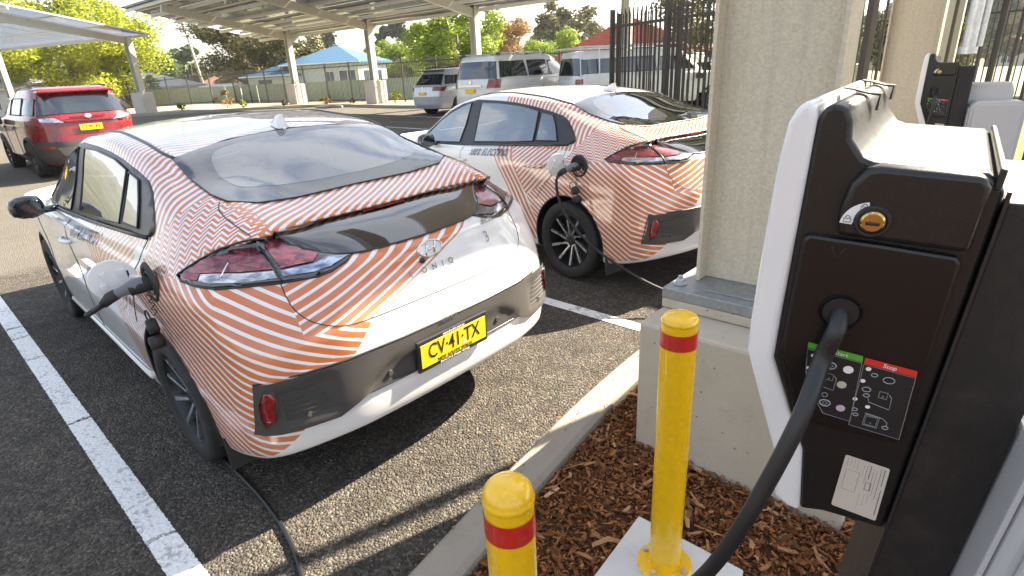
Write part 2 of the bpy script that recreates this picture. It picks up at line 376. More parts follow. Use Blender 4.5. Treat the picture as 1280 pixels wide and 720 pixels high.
# painted bay lines
def bay_line(p, q, w_=.105):
    p, q = V((*p, 0)), V((*q, 0)); d = (q - p); l = d.length; d.normalize(); n = V((-d.y, d.x, 0)); m = int(l / .2); vs = []; ed = []; al = []
    for i in range(m + 1):
        c = p + d * (l * i / m)
        for s_ in (-.5, -.38, 0, .38, .5):
            v_ = c + n * (w_ * s_); vs.append((v_.x, v_.y, gz(v_.x, v_.y) + .004)); ed.append(0. if abs(s_) == .5 else (.62 if abs(s_) > .3 else 1.)); al.append(l * i / m)
    me = bpy.data.meshes.new('painted_line'); me.from_pydata(vs, [], [(i * 5 + j, i * 5 + j + 1, i * 5 + j + 6, i * 5 + j + 5) for i in range(m) for j in range(4)])
    for nm, v_ in (('edge', ed), ('along', al)): at = me.attributes.new(nm, 'FLOAT', 'POINT'); at.data.foreach_set('value', v_)
    tag(link('painted_line', me, LINE), kind='structure')
ld = (-.729, .684)
for k in range(-1, 5):
    b0 = (-.985 + .684 * 2.73 * k, 1.322 + .729 * 2.73 * k)
    bay_line((b0[0], b0[1]), (b0[0] + ld[0] * 5.3, b0[1] + ld[1] * 5.3))
for k in range(-3, 6):      # bays on the far side of the aisle
    b0 = (-9.2 + .684 * 2.73 * k, 8.6 + .729 * 2.73 * k); bay_line(b0, (b0[0] + ld[0] * 5.0, b0[1] + ld[1] * 5.0), .1)

# ------------------------------------------------------------ plinths, columns, canopy
def column_set(loc, label_p, label_c, H=3.05):
    r = thing('steel_column', label_c, 'column', (0, 0, 0), 0)
    o0 = PC + V(loc); p = MB()
    def bx(m_, a0, a1, b0, b1, z0, z1): m_.add([o0 + AX * a + BX * b + V((0, 0, z)) for z in (z0, z1) for a, b in ((a0, b0), (a1, b0), (a1, b1), (a0, b1))], [(3, 2, 1, 0), (4, 5, 6, 7), (0, 1, 5, 4), (1, 2, 6, 5), (2, 3, 7, 6), (3, 0, 4, 7)]); return m_
    t = MB(); bx(t, 0, .84, 0, .86, -.15, .63); po = t.build('concrete_plinth', CON, None, bevel=.014); tag(po, label_p, 'plinth')
    bx(MB(), 0.0, .62, .19, .70, .632, .675).build('grout_bed', CON, r, bevel=.006)
    bx(MB(), 0.0, .62, .19, .70, .677, .722).build('base_plate', GALD, r, bevel=.003)
    a0, b0 = .075, .35; W, D, tf, tw = .46, .16, .016, .012
    z0, z1 = .723, H
    c = MB(); bx(c, a0, a0 + tf, b0, b0 + D, z0, z1); bx(c, a0 + W - tf, a0 + W, b0, b0 + D, z0, z1); bx(c, a0 + tf - .001, a0 + W - tf + .001, b0 + D / 2 - tw / 2, b0 + D / 2 + tw / 2, z0, z1)
    c.build('column_section', GAL, r, bevel=.002)
    bx(MB(), a0 - .010, a0 + .0, b0 + .03, b0 + D - .03, z0, z0 + .012).build('weld', GALD, r, bevel=.004)
    bx(MB(), .17, .60, .25, .345, .7225, .729).build('cover_plate', GALD, r, bevel=.001)
    for a_, b_ in ((.045, .265), (.575, .265), (.045, .63), (.575, .63)):
        q = o0 + AX * a_ + BX * b_; n_ = MB(); n_.lathe([(.028, .724), (.028, .729)], 20, 'z', (q.x, q.y, 0)); n_.lathe([(.020, .7295), (.020, .746), (.017, .749)], 6, 'z', (q.x, q.y, 0)); n_.lathe([(.010, .7495), (.010, .762)], 12, 'z', (q.x, q.y, 0))
        n_.build('anchor_bolt', GALW, r)
    return r
column_set((0, 0, 0), 'square pale concrete plinth beside the tall yellow bollard', 'heavy steel column bolted on the concrete plinth beside the charger')
column_set((3.2, 4.0, 0), 'concrete plinth under the second steel column, behind the far charger', 'second steel column standing behind the far charger')
column_set((6.4, 8.0, 0), 'concrete plinth under the third steel column by the fence', 'third steel column, partly behind the near fence')
# unseen bay canopy roof, decks shaped for the shade they cast (p across, q along the row)
def PQ(p, q, z): return V((.729 * p + .684 * q, -.684 * p + .729 * q, z))
can = thing('solar_canopy', 'unseen solar canopy roof on the steel columns, decks placed to shade the near car and mulch', 'canopy')
PAN = pbr('solar_cell_glass', (.012, .018, .040), .12, coat=.8, var=.3, scale=2); PANW = pbr('panel_backsheet', (.62, .62, .60), .5)
def roof_deck(p0, p1, q0, q1, z, parent):
    npn = max(1, round((p1 - p0) / 1.65)); nq = max(1, round((q1 - q0) / 1.0)); dp, dq = (p1 - p0) / npn, (q1 - q0) / nq; proto = None
    for i in range(npn):
        for j in range(nq):
            c = PQ(p0 + dp * (i + .5), q0 + dq * (j + .5), z)
            if proto is None:
                m_ = MB(); m_.box((0, 0, 0), (dp - .008, dq - .008, .035), mi=0); me = m_.mesh('solar_panel'); me.materials.append(PANW); proto = me
                o = bpy.data.objects.new('solar_panel', me); COL.objects.link(o)
            else: o = bpy.data.objects.new('solar_panel', proto); COL.objects.link(o)
            o.parent = parent; o.location = c; o.rotation_euler = (0, 0, atan2(-.684, .729))
roof_deck(.0, 3.3, 3.5, 10.5, 3.32, can); roof_deck(-3.4, -.80, 3.2, 6.2, 3.32, can)
for q in (2.15, 7.3):
    m_ = MB(); m_.bar(PQ(-3.4, q + .37, 3.14), PQ(3.2, q + .37, 3.14), .15, .18); m_.build('rafter', BEI, can)
for p in (.25, 1.7, 3.1):
    m_ = MB(); m_.bar(PQ(p, 2.0, 3.265), PQ(p, 9.9, 3.265), .06, .07); m_.build('purlin', GAL, can)

# ------------------------------------------------------------ bollards
YB = pbr('safety_yellow', (.85, .50, .006), .28, coat=.6, var=.07, dirt=.14, scale=12, bump=.04, bscale=40); RB = pbr('red_reflective_band', (.52, .022, .015), .3, coat=.4, var=.12, dirt=.3, scale=14)
def bollard(loc, top, r, label, dome=.5, slab=False, z0=.02):
    t = thing('yellow_bollard', label, 'bollard', loc, 0, 'yellow bollards guarding the chargers')
    m_ = MB(); d = r * dome; m_.lathe([(r, z0), (r, top - d - .012)] , 40); smooth_angle(m_.build('post', YB, t), 40)
    c = MB(); zt = top - d
    c.lathe([(r + .0005, zt - .012), (r + .002, zt - .009), (r + .002, zt - .002)] + [(r * cos(q) + .0006, zt + d * sin(q)) for q in [pi / 2 * k / 10 for k in range(11)]], 40); smooth_angle(c.build('cap', YB, t), 40)
    b = MB(); zb = zt - .034; b.lathe([(r + .0012, zb), (r + .0012, zb - .048)], 40, cap=False); smooth_angle(b.build('red_band', RB, t), 40)
    f = MB(); f.lathe([(r * 1.75, z0 - .03), (r * 1.75, z0 + .008), (r * 1.70, z0 + .010)], 32); smooth_angle(f.build('base_flange', YB, t), 30)
    for k in range(4):
        q = pi / 4 + k * pi / 2; n_ = MB(); n_.lathe([(.009, z0 + .011), (.009, z0 + .022)], 6, 'z', (r * 1.4 * cos(q), r * 1.4 * sin(q), 0)); n_.build('flange_bolt', GALW, t)
    return t
bollard((.462, 1.425, 0), .985, .0505, 'tall yellow bollard with red band bolted to the pale slab', .36, z0=.062)
bollard((-.027, .83, 0), .945, .0475, 'round topped yellow bollard with red band nearest the kerb', .78, z0=.02)
bollard((4.75, 7.0, 0), 1.0, .05, 'taller of the two distant yellow bollards beyond the black charger', .36)
bollard((4.25, 6.35, 0), .97, .05, 'lower of the two distant yellow bollards beyond the black charger', .78)
s_ = MB(); sl = [(.205, 1.375), (.428, 1.650), (.715, 1.385), (.49, 1.11)]; s_.add([(x, y, z) for z in (-.05, .060) for x, y in sl], [(3, 2, 1, 0), (4, 5, 6, 7), (0, 1, 5, 4), (1, 2, 6, 5), (2, 3, 7, 6), (3, 0, 4, 7)])
tag(s_.build('concrete_footing', SLAB, bevel=.006), 'square pale concrete footing under the tall yellow bollard', 'footing')
# ------------------------------------------------------------ hatchback body surface (x forward from the rear axle, y left, z up)
def body_rings():
    def low(z, xr, w_, xf, c3=None, c2=None):
        zz = lambda x: z if z > .44 else (max(0, .44 - z) / .24) * (.235 + .12 * min(1, max(0, (-x - .42) / .40)) + .05 * min(1, max(0, (x - 3.0) / .5)) - .035) + (1 - max(0, .44 - z) / .24) * z
        c3 = c3 or (xr + .125, w_ * .875); c2 = c2 or (xr + .03, .52)
        P = [(xr, 0), (xr + .006, .30), c2, c3, (-.545, w_ * .955), (-.32, w_ * .985), (0, w_), (.4, w_), (1.0, w_), (1.7, w_), (2.3, w_), (2.75, w_ * .985), (3.15, w_ * .93), (xf - .14, .56), (xf, 0)]
        return [(x, y, zz(x)) for x, y in P]
    return [
     low(.20, -.74, .80, 3.36), low(.235, -.825, .852, 3.46), low(.33, -.868, .872, 3.55), low(.44, -.884, .884, 3.58),
     low(.52, -.882, .888, 3.59), low(.62, -.876, .884, 3.585), low(.70, -.874, .884, 3.57, (-.735, .775)), low(.765, -.866, .888, 3.55, (-.71, .78)),
     low(.85, -.845, .890, 3.53, (-.665, .775), (-.80, .52)), low(.925, -.815, .880, 3.50, (-.625, .75), (-.76, .52)),
     [(-.765,0,.985),(-.755,.30,.990),(-.705,.52,1.0),(-.59,.69,1.01),(-.45,.795,1.0),(-.28,.838,.985),(0,.853,.972),(.4,.86,.955),(1.0,.86,.94),(1.7,.855,.925),(2.3,.845,.91),(2.75,.82,.88),(3.12,.76,.82),(3.38,.52,.76),(3.5,0,.75)],
     [(-.490,0,1.070),(-.496,.3,1.074),(-.535,.50,1.075),(-.52,.63,1.07),(-.41,.755,1.045),(-.26,.81,1.03),(0,.83,1.015),(.4,.84,.995),(1,.84,.97),(1.7,.835,.955),(2.3,.825,.94),(2.7,.78,.92),(3.0,.68,.88),(3.15,.45,.865),(3.2,0,.87)],
     [(-.508,0,1.108),(-.514,.3,1.112),(-.556,.52,1.118),(-.54,.64,1.105),(-.41,.725,1.09),(-.24,.775,1.08),(0,.795,1.065),(.4,.808,1.035),(1,.808,1.005),(1.7,.80,.985),(2.3,.785,.97),(2.6,.70,.955),(2.8,.58,.945),(2.85,.35,.945),(2.88,0,.95)],
     [(-.33,0,1.158),(-.335,.3,1.165),(-.37,.52,1.185),(-.33,.60,1.185),(-.22,.665,1.18),(-.08,.71,1.185),(.1,.73,1.19),(.42,.74,1.175),(1,.74,1.17),(1.6,.735,1.16),(2.1,.72,1.11),(2.3,.62,1.09),(2.42,.48,1.075),(2.47,.3,1.07),(2.5,0,1.07)],
     [(-.05,0,1.272),(-.055,.3,1.267),(-.06,.50,1.255),(.0,.575,1.262),(.10,.615,1.272),(.2,.64,1.292),(.33,.655,1.318),(.58,.662,1.352),(1,.665,1.372),(1.45,.665,1.365),(1.8,.655,1.305),(1.95,.56,1.29),(2.02,.42,1.29),(2.07,.27,1.29),(2.1,0,1.295)],
     [(.22,0,1.375),(.21,.3,1.367),(.2,.52,1.342),(.26,.565,1.347),(.34,.585,1.360),(.44,.595,1.375),(.56,.60,1.388),(.75,.60,1.403),(1,.60,1.418),(1.3,.59,1.413),(1.5,.56,1.395),(1.6,.48,1.395),(1.65,.36,1.405),(1.68,.24,1.415),(1.7,0,1.42)],
     [(.36,0,1.412),(.36,.2,1.405),(.38,.33,1.395),(.45,.36,1.402),(.52,.37,1.410),(.6,.37,1.418),(.7,.37,1.426),(.82,.37,1.435),(1,.37,1.442),(1.2,.37,1.443),(1.32,.35,1.44),(1.4,.3,1.438),(1.44,.24,1.438),(1.46,.16,1.438),(1.48,0,1.438)],
     [(.45,0,1.425),(.46,.0,1.425),(.5,.0,1.428),(.55,.0,1.432),(.6,.0,1.436),(.67,.0,1.44),(.75,.0,1.444),(.86,.0,1.449),(1,.0,1.452),(1.12,.0,1.453),(1.2,.0,1.453),(1.27,.0,1.452),(1.32,.0,1.45),(1.36,.0,1.449),(1.38,0,1.448)]]
def body_grid(sub_u=6, sub_v=5):
    C = np.array(body_rings(), float)          # rings x cols x 3
    def cr(p0, p1, p2, p3, t): return .5 * (2 * p1 + (p2 - p0) * t + (2 * p0 - 5 * p1 + 4 * p2 - p3) * t * t + (3 * p1 - p0 - 3 * p2 + p3) * t ** 3)
    nr, nc, _ = C.shape; fl = np.array([1, -1, 1.])
    G = np.concatenate([C[:, 1:2] * fl, C, C[:, nc - 2:nc - 1] * fl], 1)
    rows = []
    for j in range(nc - 1):
        for k in range(sub_u): rows.append(cr(G[:, j], G[:, j + 1], G[:, j + 2], G[:, j + 3], k / sub_u))
    rows.append(C[:, -1]); A = np.stack(rows, 1)   # rings x U x 3
    sv = {10: 4, 11: 3}
    out = []
    for i in range(nr - 1):
        p0, p1, p2, p3 = A[max(i - 1, 0)], A[i], A[i + 1], A[min(i + 2, nr - 1)]
        # break tangents around the spoiler lip at the rear columns
        n_ = sub_v
        for k in range(n_): out.append(cr(p0, p1, p2, p3, k / n_))
    out.append(A[-1]); return np.stack(out, 0)
ARCH = [(0.0, .317), (2.7, .317)]; AR = .368
def body_mesh(full=True):
    G = body_grid(); nv, nu, _ = G.shape
    bm = bmesh.new(); L_ = [[bm.verts.new(G[i, j]) for j in range(nu)] for i in range(nv)]
    Rr = [[(L_[i][j] if j in (0, nu - 1) or i == nv - 1 else bm.verts.new(G[i, j] * [1, -1, 1])) for j in range(nu)] for i in range(nv)]
    for i in range(nv - 1):
        for j in range(nu - 1):
            bm.faces.new((L_[i][j], L_[i + 1][j], L_[i + 1][j + 1], L_[i][j + 1])) if i < nv - 2 or True else None
            try: bm.faces.new((Rr[i][j], Rr[i][j + 1], Rr[i + 1][j + 1], Rr[i + 1][j]))
            except ValueError: pass
    bmesh.ops.remove_doubles(bm, verts=bm.verts[:], dist=.0004)
    bm.normal_update()
    return bm
def cut_arches(bm):
    for ax, az in ARCH:
        dead = [f for f in bm.faces if abs(f.calc_center_median().y) > .55 and (f.calc_center_median().x - ax) ** 2 + (f.calc_center_median().z - az) ** 2 < AR ** 2 and f.calc_center_median().z < .95]
        bmesh.ops.delete(bm, geom=dead, context='FACES')
        for v_ in bm.verts:
            if v_.is_boundary and abs(v_.co.y) > .55:
                dx, dz = v_.co.x - ax, v_.co.z - az; d = sqrt(dx * dx + dz * dz)
                if .7 * AR < d < 1.22 * AR and v_.co.z > .22: v_.co.x = ax + dx / d * AR; v_.co.z = az + dz / d * AR
# ------------------------------------------------------------ materials for the cars
def wrap_paint():
    a = N('stripe_wrap_paint'); t = a.obj()
    sp = a.n('SeparateXYZ'); a.put(sp.inputs[0], t); x, y, z = sp.outputs
    m = a.math; ay = m('ABSOLUTE', y)
    def lin(cx, cy, cz, c0=0., yy=None):
        r = m('MULTIPLY_ADD', x, cx, c0)
        if cy: r = m('MULTIPLY_ADD', yy or ay, cy, r)
        if cz: r = m('MULTIPLY_ADD', z, cz, r)
        return r
    def AND(*v):
        r = v[0]
        for q in v[1:]: r = m('MINIMUM', r, q)
        return r
    def OR(*v):
        r = v[0]
        for q in v[1:]: r = m('MAXIMUM', r, q)
        return r
    step = lambda v, s=900.: m('MULTIPLY_ADD', v, s, .5, clamp=True)
    neg = lambda v: m('MULTIPLY', v, -1.)
    def stripe(phi, period, duty):          # 1 inside an orange stripe
        f = m('FRACT', m('DIVIDE', phi, period)); d = m('ABSOLUTE', m('SUBTRACT', f, .5))
        return step(m('SUBTRACT', duty / 2, d), period * 700)
    def line(p, q):                         # >0 on the left of p->q in the side view
        dx, dz = q[0] - p[0], q[1] - p[1]; l = sqrt(dx * dx + dz * dz)
        return lin(-dz / l, 0, dx / l, (dz * p[0] - dx * p[1]) / l)
    # arclength-like coordinate round the rear corner
    S = m('MULTIPLY_ADD', x, -1., m('MULTIPLY', m('SUBTRACT', .886, ay), .92))
    s1 = m('MINIMUM', S, .66); s2 = m('MAXIMUM', m('SUBTRACT', S, .66), 0.)
    low = m('MULTIPLY', m('SUBTRACT', .66, z), 5., clamp=True)
    k2 = m('MULTIPLY_ADD', low, -.30, .40)
    phA = m('ADD', z, m('ADD', m('MULTIPLY', s1, .56), m('MULTIPLY', s2, k2)))
    lid = AND(lin(-1, 0, 0, -.60), lin(0, -1, 0, .604), lin(0, 0, 1, -.765), lin(0, 0, -1, 1.06))
    up = line((.05, .935), (-.40, .978))    # left side is below (x runs backwards)
    bump = OR(AND(lin(0, 1, .9, -1.03, y), lin(0, 0, 1, -.43)), AND(lin(0, 1, 1., -1.09, y), lin(0, 0, -1, .43)))
    mA = AND(up, m('MULTIPLY_ADD', x, -1., .075), neg(lid), bump, lin(0, 1, 0, 0, y))
    A = AND(step(mA), stripe(phA, .0400, .66))
    phE = lin(0, -0.0, 1, 0); phE = m('MULTIPLY_ADD', y, .37, z)
    mE = AND(lid, m('SUBTRACT', phE, .893))
    E_ = AND(step(mE), stripe(phE, .0335, .69))
    # zig-zag field on the pillar
    b = lin(-.80, -.35, .42); aa = lin(.62, -.45, .55)
    tri = m('ABSOLUTE', m('SUBTRACT', m('FRACT', m('DIVIDE', b, .062)), .5))
    phB = m('MULTIPLY_ADD', tri, .064, aa)
    ctop = line((.065, .93), (-.205, 1.245))
    mB = AND(neg(up), ctop, lin(-1, 0, 0, .16), lin(1, 0, 0, .60), m('SUBTRACT', ay, .53), lin(0, 0, 1, -.9))
    B = AND(step(mB), stripe(phB, .0245, .56))
    # pillar and roof bands
    mC = AND(neg(ctop), lin(-1, 0, 0, .95), m('SUBTRACT', ay, .555), lin(0, 0, 1, -1.02), neg(mB))
    C = AND(step(mC), stripe(lin(1, 0, -.12), .042, .52))
    mR = AND(lin(-1, 0, 0, .88), m('SUBTRACT', .555, ay), lin(0, 0, 1, -1.19), lin(1, 0, 0, .3))
    Rf = m('MULTIPLY', AND(step(mR), stripe(lin(1., -.55, 0), .043, .5)), .60)
    mD = AND(lin(-1, 0, 0, -.24), lin(0, 0, 1, -1.085), m('SUBTRACT', .585, ay))
    D = AND(step(mD), stripe(m('MULTIPLY_ADD', y, .62, lin(1., 0, 0)), .0315, .55))
    # rear door
    l1 = line((.50, .33), (.93, .95)); l2 = line((.30, .33), (.74, 1.06))
    side = AND(lin(0, 1, 0, -.7, y), lin(0, 0, -1, 1.05), lin(0, 0, 1, -.26), lin(-1, 0, 0, .93))
    mF1 = AND(l1, neg(l2), side); F1 = AND(step(mF1), stripe(lin(.82, 0, -.57), .0485, .56))
    mF2 = AND(l2, side, lin(1, 0, 0, -.14), neg(mA), line((.16, .80), (.75, .50)));
    F2 = AND(step(mF2), stripe(lin(.62, 0, .78), .036, .56))
    mF3 = AND(side, neg(up), neg(mF2), l2, lin(1, 0, 0, -.075)); 
    mF3 = AND(side, l2, lin(1, 0, 0, -.075), neg(line((.16, .80), (.75, .50))))
    F3 = AND(step(mF3), stripe(lin(-.5, 0, .86), .034, .56))
    orange = OR(A, E_, B, C, Rf, D, F1, F2, F3)
    n1 = a.noise(3, 4, .6, t)
    org = a.mix(n1, (.63, .195, .072, 1), (.55, .168, .060, 1))
    wht = a.mix(a.noise(5, 6, .6, t), (.74, .74, .75, 1), (.82, .82, .81, 1))
    dirt = a.ramp(a.noise(260, 3, .7, t), [(.70, (0, 0, 0)), (.76, (1, 1, 1))])
    grime = m('MULTIPLY', m('MULTIPLY_ADD', m('MULTIPLY', m('SUBTRACT', .70, z), 1.9, clamp=True), .93, .07), a.math('MULTIPLY_ADD', dirt, .25, a.math('MULTIPLY', a.noise(9, 6, .7, t), .22)))
    col = a.mix(orange, wht, org); col = a.mix(grime, col, (.22, .18, .14, 1))
    bf = a.n('NewGeometry').outputs['Backfacing']; col = a.mix(bf, col, (.16, .16, .165, 1))
    a.set(color=col, rough=a.math('MULTIPLY_ADD', grime, .5, .26), coat=1.0, coatr=.035, spec=.4)
    nb = a.noise(2.2, 2, .5, t); a.bump(nb, .05, .02)
    return a.m
def glass_mat(name, base, rough=.02):
    a = N(name); t = a.obj()
    a.set(color=a.mix(a.noise(1.8, 2, .5, t), (*base, 1), tuple(c * .6 for c in base) + (1,)), rough=rough, spec=.9, coat=1.0, coatr=.01)
    return a.m
def lens_mat(name, c1, c2, metal=.6, sc=22):
    a = N(name); t = a.obj()
    mp_ = a.n('Mapping'); mp_.inputs['Scale'].default_value = (1, 1, 3.2); a.put(mp_.inputs[0], t); n1 = a.n('TexNoise', Scale=sc * .9, Distortion=.8, Detail=3.0); a.put(n1.inputs['Vector'], mp_.outputs[0]); rp_ = a.ramp(n1.outputs['Fac'], [(.38, (0, 0, 0)), (.62, (1, 1, 1))])
    a.set(color=a.mix(rp_, (*c1, 1), (*c2, 1)), rough=.22, metal=metal, coat=1, coatr=.02)
    a.bump(n1.outputs['Fac'], .12, .004); return a.m
def panel_reflect():
    a = N('gloss_black_glass'); a.set(color=(.006, .007, .009, 1), rough=.03, spec=.9, coat=1, coatr=.01); return a.m
def seethrough(name, tint, f0=.20):
    a = N(name); a.t.nodes.remove(a.b); tr = a.n('BsdfTransparent', Color=(*tint, 1)); gl = a.n('BsdfGlossy', Roughness=.01, Color=(1, 1, 1, 1)); fr = a.n('LayerWeight', Blend=.5)
    mxs = a.n('MixShader'); f = a.math('MULTIPLY_ADD', a.math('POWER', fr.outputs['Facing'], 2.2), .74, f0, clamp=True); a.put(mxs.inputs[0], f)
    a.t.links.new(tr.outputs[0], mxs.inputs[1]); a.t.links.new(gl.outputs[0], mxs.inputs[2]); a.t.links.new(mxs.outputs[0], a.out.inputs[0]); return a.m
def cut_poly(bm, poly, ax, test):
    """cuts the outline of a window out of a surface; ax: the two axes of the outline"""
    lo = [min(p[i] for p in poly) - .12 for i in (0, 1)]; hi = [max(p[i] for p in poly) + .12 for i in (0, 1)]
    near = lambda c: all(lo[i] < c[ax[i]] < hi[i] for i in (0, 1)) and test(c)
    for p, q in zip(poly, poly[1:] + poly[:1]):
        fs = [f for f in bm.faces if near(f.calc_center_median())]; g_ = list({v_ for f in fs for v_ in f.verts}) + list({e for f in fs for e in f.edges}) + fs
        co = [0, 0, 0]; no = [0, 0, 0]; co[ax[0]], co[ax[1]] = p; no[ax[0]], no[ax[1]] = -(q[1] - p[1]), q[0] - p[0]
        bmesh.ops.bisect_plane(bm, geom=g_, plane_co=co, plane_no=no, dist=1e-5)
    dead = [f for f in bm.faces if near(f.calc_center_median()) and in_poly(f.calc_center_median()[ax[0]], f.calc_center_median()[ax[1]], poly)]
    bmesh.ops.delete(bm, geom=dead, context='FACES')
def cut_obj(o, polys, ax, test):
    bm = bmesh.new(); bm.from_mesh(o.data)
    for p in polys: cut_poly(bm, p, ax, test)
    bm.to_mesh(o.data); bm.free()
WGL = seethrough('tinted_window_glass_clear', (.26, .35, .41))
PAINT = wrap_paint()
GL = glass_mat('tinted_window_glass', (.030, .055, .085)); GLD = glass_mat('dark_window_glass', (.012, .018, .026)); GLB = panel_reflect()
BLK = pbr('satin_black_trim', (.018, .020, .023), .38, coat=.1, bump=.05)
BLM = pbr('matte_black_plastic', (.022, .022, .023), .62, bump=.15, bscale=300)
GRY = pbr('grey_bumper_plastic', (.050, .046, .043), .62, var=.1, bump=.1, bscale=260)
RUB = pbr('tyre_rubber', (.016, .016, .016), .75, bump=.3, bscale=120, dirt=.15)
ALY = pbr('machined_alloy', (.55, .56, .58), .28, metal=.9)
ALD = pbr('dark_alloy', (.035, .036, .04), .35, metal=.5)
CHR = pbr('chrome', (.75, .76, .78), .08, metal=1, var=.03)
LRED = lens_mat('red_lens', (.30, .010, .010), (.14, .006, .010), .1)
LPNK = lens_mat('smoky_red_lens', (.40, .10, .12), (.12, .035, .05), .65, 26)
LCLR = lens_mat('clear_lens', (.70, .71, .74), (.30, .31, .34), .8, 26)
LBLU = lens_mat('clear_blue_lens', (.55, .60, .72), (.16, .18, .25), .85, 18)
YEL = pbr('plate_yellow', (.86, .58, .015), .35, var=.04)
PBL = pbr('print_black', (.012, .012, .014), .5); PWH = pbr('print_white', (.8, .8, .8), .5, var=.02)
NAV = pbr('print_navy', (.02, .03, .06), .4); SIL = pbr('silver_lettering', (.22, .22, .22), .3, metal=.7)
CBL = pbr('cable_rubber', (.014, .015, .017), .42, bump=.05)
WPL = pbr('white_gloss_plastic', (.78, .78, .79), .22, coat=.6, var=.02)

def text_mesh(s, size, shear=0., bold=0., sx=1., ext=.0006, align='CENTER', space=1.0):
    cu = bpy.data.curves.new('text', 'FONT'); cu.body = s; cu.size = size; cu.shear = shear; cu.offset = bold; cu.extrude = ext
    cu.align_x = align; cu.align_y = 'CENTER'; cu.resolution_u = 3; cu.space_character = space
    o = bpy.data.objects.new('text', cu); COL.objects.link(o); dg = bpy.context.evaluated_depsgraph_get()
    me = bpy.data.meshes.new_from_object(o.evaluated_get(dg)); bpy.data.objects.remove(o); bpy.data.curves.remove(cu)
    me.materials.clear()
    for v_ in me.vertices: v_.co.x *= sx
    return me
def put_text(name, s, size, origin, xdir, ydir, mat, parent, **k):
    me = text_mesh(s, size, **k); x_ = V(xdir).normalized(); y_ = V(ydir); y_ = (y_ - x_ * y_.dot(x_)).normalized(); z_ = x_.cross(y_)
    o_ = V(origin)
    for v_ in me.vertices: c = v_.co; v_.co = o_ + x_ * c.x + y_ * c.y + z_ * c.z
    return link(name, me, mat, parent)

class Skin:
    """lays patches, tubes and lettering onto a body surface"""
    def __init__(s, bm): s.bv = BVHTree.FromBMesh(bm)
    def drop(s, p, d, off=0.):
        d = V(d).normalized(); l, n_, i, t = s.bv.ray_cast(V(p) + d * 3, -d, 8)
        if l is None:
            l, n_, i, t = s.bv.find_nearest(V(p))
        if n_.dot(d) < 0: n_ = -n_
        return l + n_ * (off(l) if callable(off) else off), n_
    def patch(s, name, pts, d, mat, parent, off=.004, cell=.03, smooth_n=0, rim=0., thick=.0):
        d = V(d).normalized(); a = V((0, 0, 1)) if abs(d.z) < .8 else V((1, 0, 0)); u = a.cross(d).normalized(); w_ = d.cross(u)
        P = [(V(p).dot(u), V(p).dot(w_)) for p in pts]
        if smooth_n: P = [(q.x, q.y) for q in cr_curve([(a_, b_, 0) for a_, b_ in P], smooth_n, True)]
        c0 = sum((V(p) for p in pts), V()) / len(pts); dd = c0.dot(d)
        bm = bmesh.new(); vs = [bm.verts.new((a_, b_, 0)) for a_, b_ in P]; bm.faces.new(vs)
        bmesh.ops.triangulate(bm, faces=bm.faces[:])
        for ax in (0, 1):
            lo = min(q[ax] for q in P); hi = max(q[ax] for q in P); n_ = max(1, int((hi - lo) / cell))
            for k in range(1, n_):
                co = [0, 0, 0]; co[ax] = lo + (hi - lo) * k / n_; no = [0, 0, 0]; no[ax] = 1
                bmesh.ops.bisect_plane(bm, geom=bm.verts[:] + bm.edges[:] + bm.faces[:], plane_co=co, plane_no=no, dist=1e-6)
        bmesh.ops.remove_doubles(bm, verts=bm.verts[:], dist=1e-5)
        for v_ in bm.verts:
            q, n_ = s.drop(u * v_.co.x + w_ * v_.co.y + d * dd, d, off); v_.co = q
        bm.normal_update()
        if bm.faces and sum((f.normal.dot(d) for f in bm.faces)) < 0: bmesh.ops.reverse_faces(bm, faces=bm.faces[:])
        if thick:     # skirt back to the body
            be = [e for e in bm.edges if e.is_boundary]; r = bmesh.ops.extrude_edge_only(bm, edges=be)
            for v_ in [g for g in r['geom'] if isinstance(g, bmesh.types.BMVert)]: v_.co -= d * thick
        me = bpy.data.meshes.new(name); bm.to_mesh(me); bm.free()
        o = link(name, me, mat, parent, True)
        if rim:
            pl = [s.drop(u * a_ + w_ * b_ + d * dd, d, (off if not callable(off) else .006))[0] for a_, b_ in P]
            m_ = MB(); m_.tube(pl, rim, 6, closed=True); m_.build('seal', BLK, o, True)
        return o
    def seam(s, mb, pts, d, r=.0022, off=.0005, sub=5):
        mb.tube([s.drop(p, d, off)[0] for p in cr_curve(pts, sub)], r, 5)
    def text(s, name, txt, size, origin, xdir, ydir, d, mat, parent, off=.0025, **k):
        k['ext'] = 0
        o = put_text(name, txt, size, origin, xdir, ydir, mat, parent, **k)
        for v_ in o.data.vertices:
            q, n_ = s.drop(v_.co, d, off); v_.co = q
        return o
mir = lambda L_: [(a, -b, c) for a, b, c in L_]

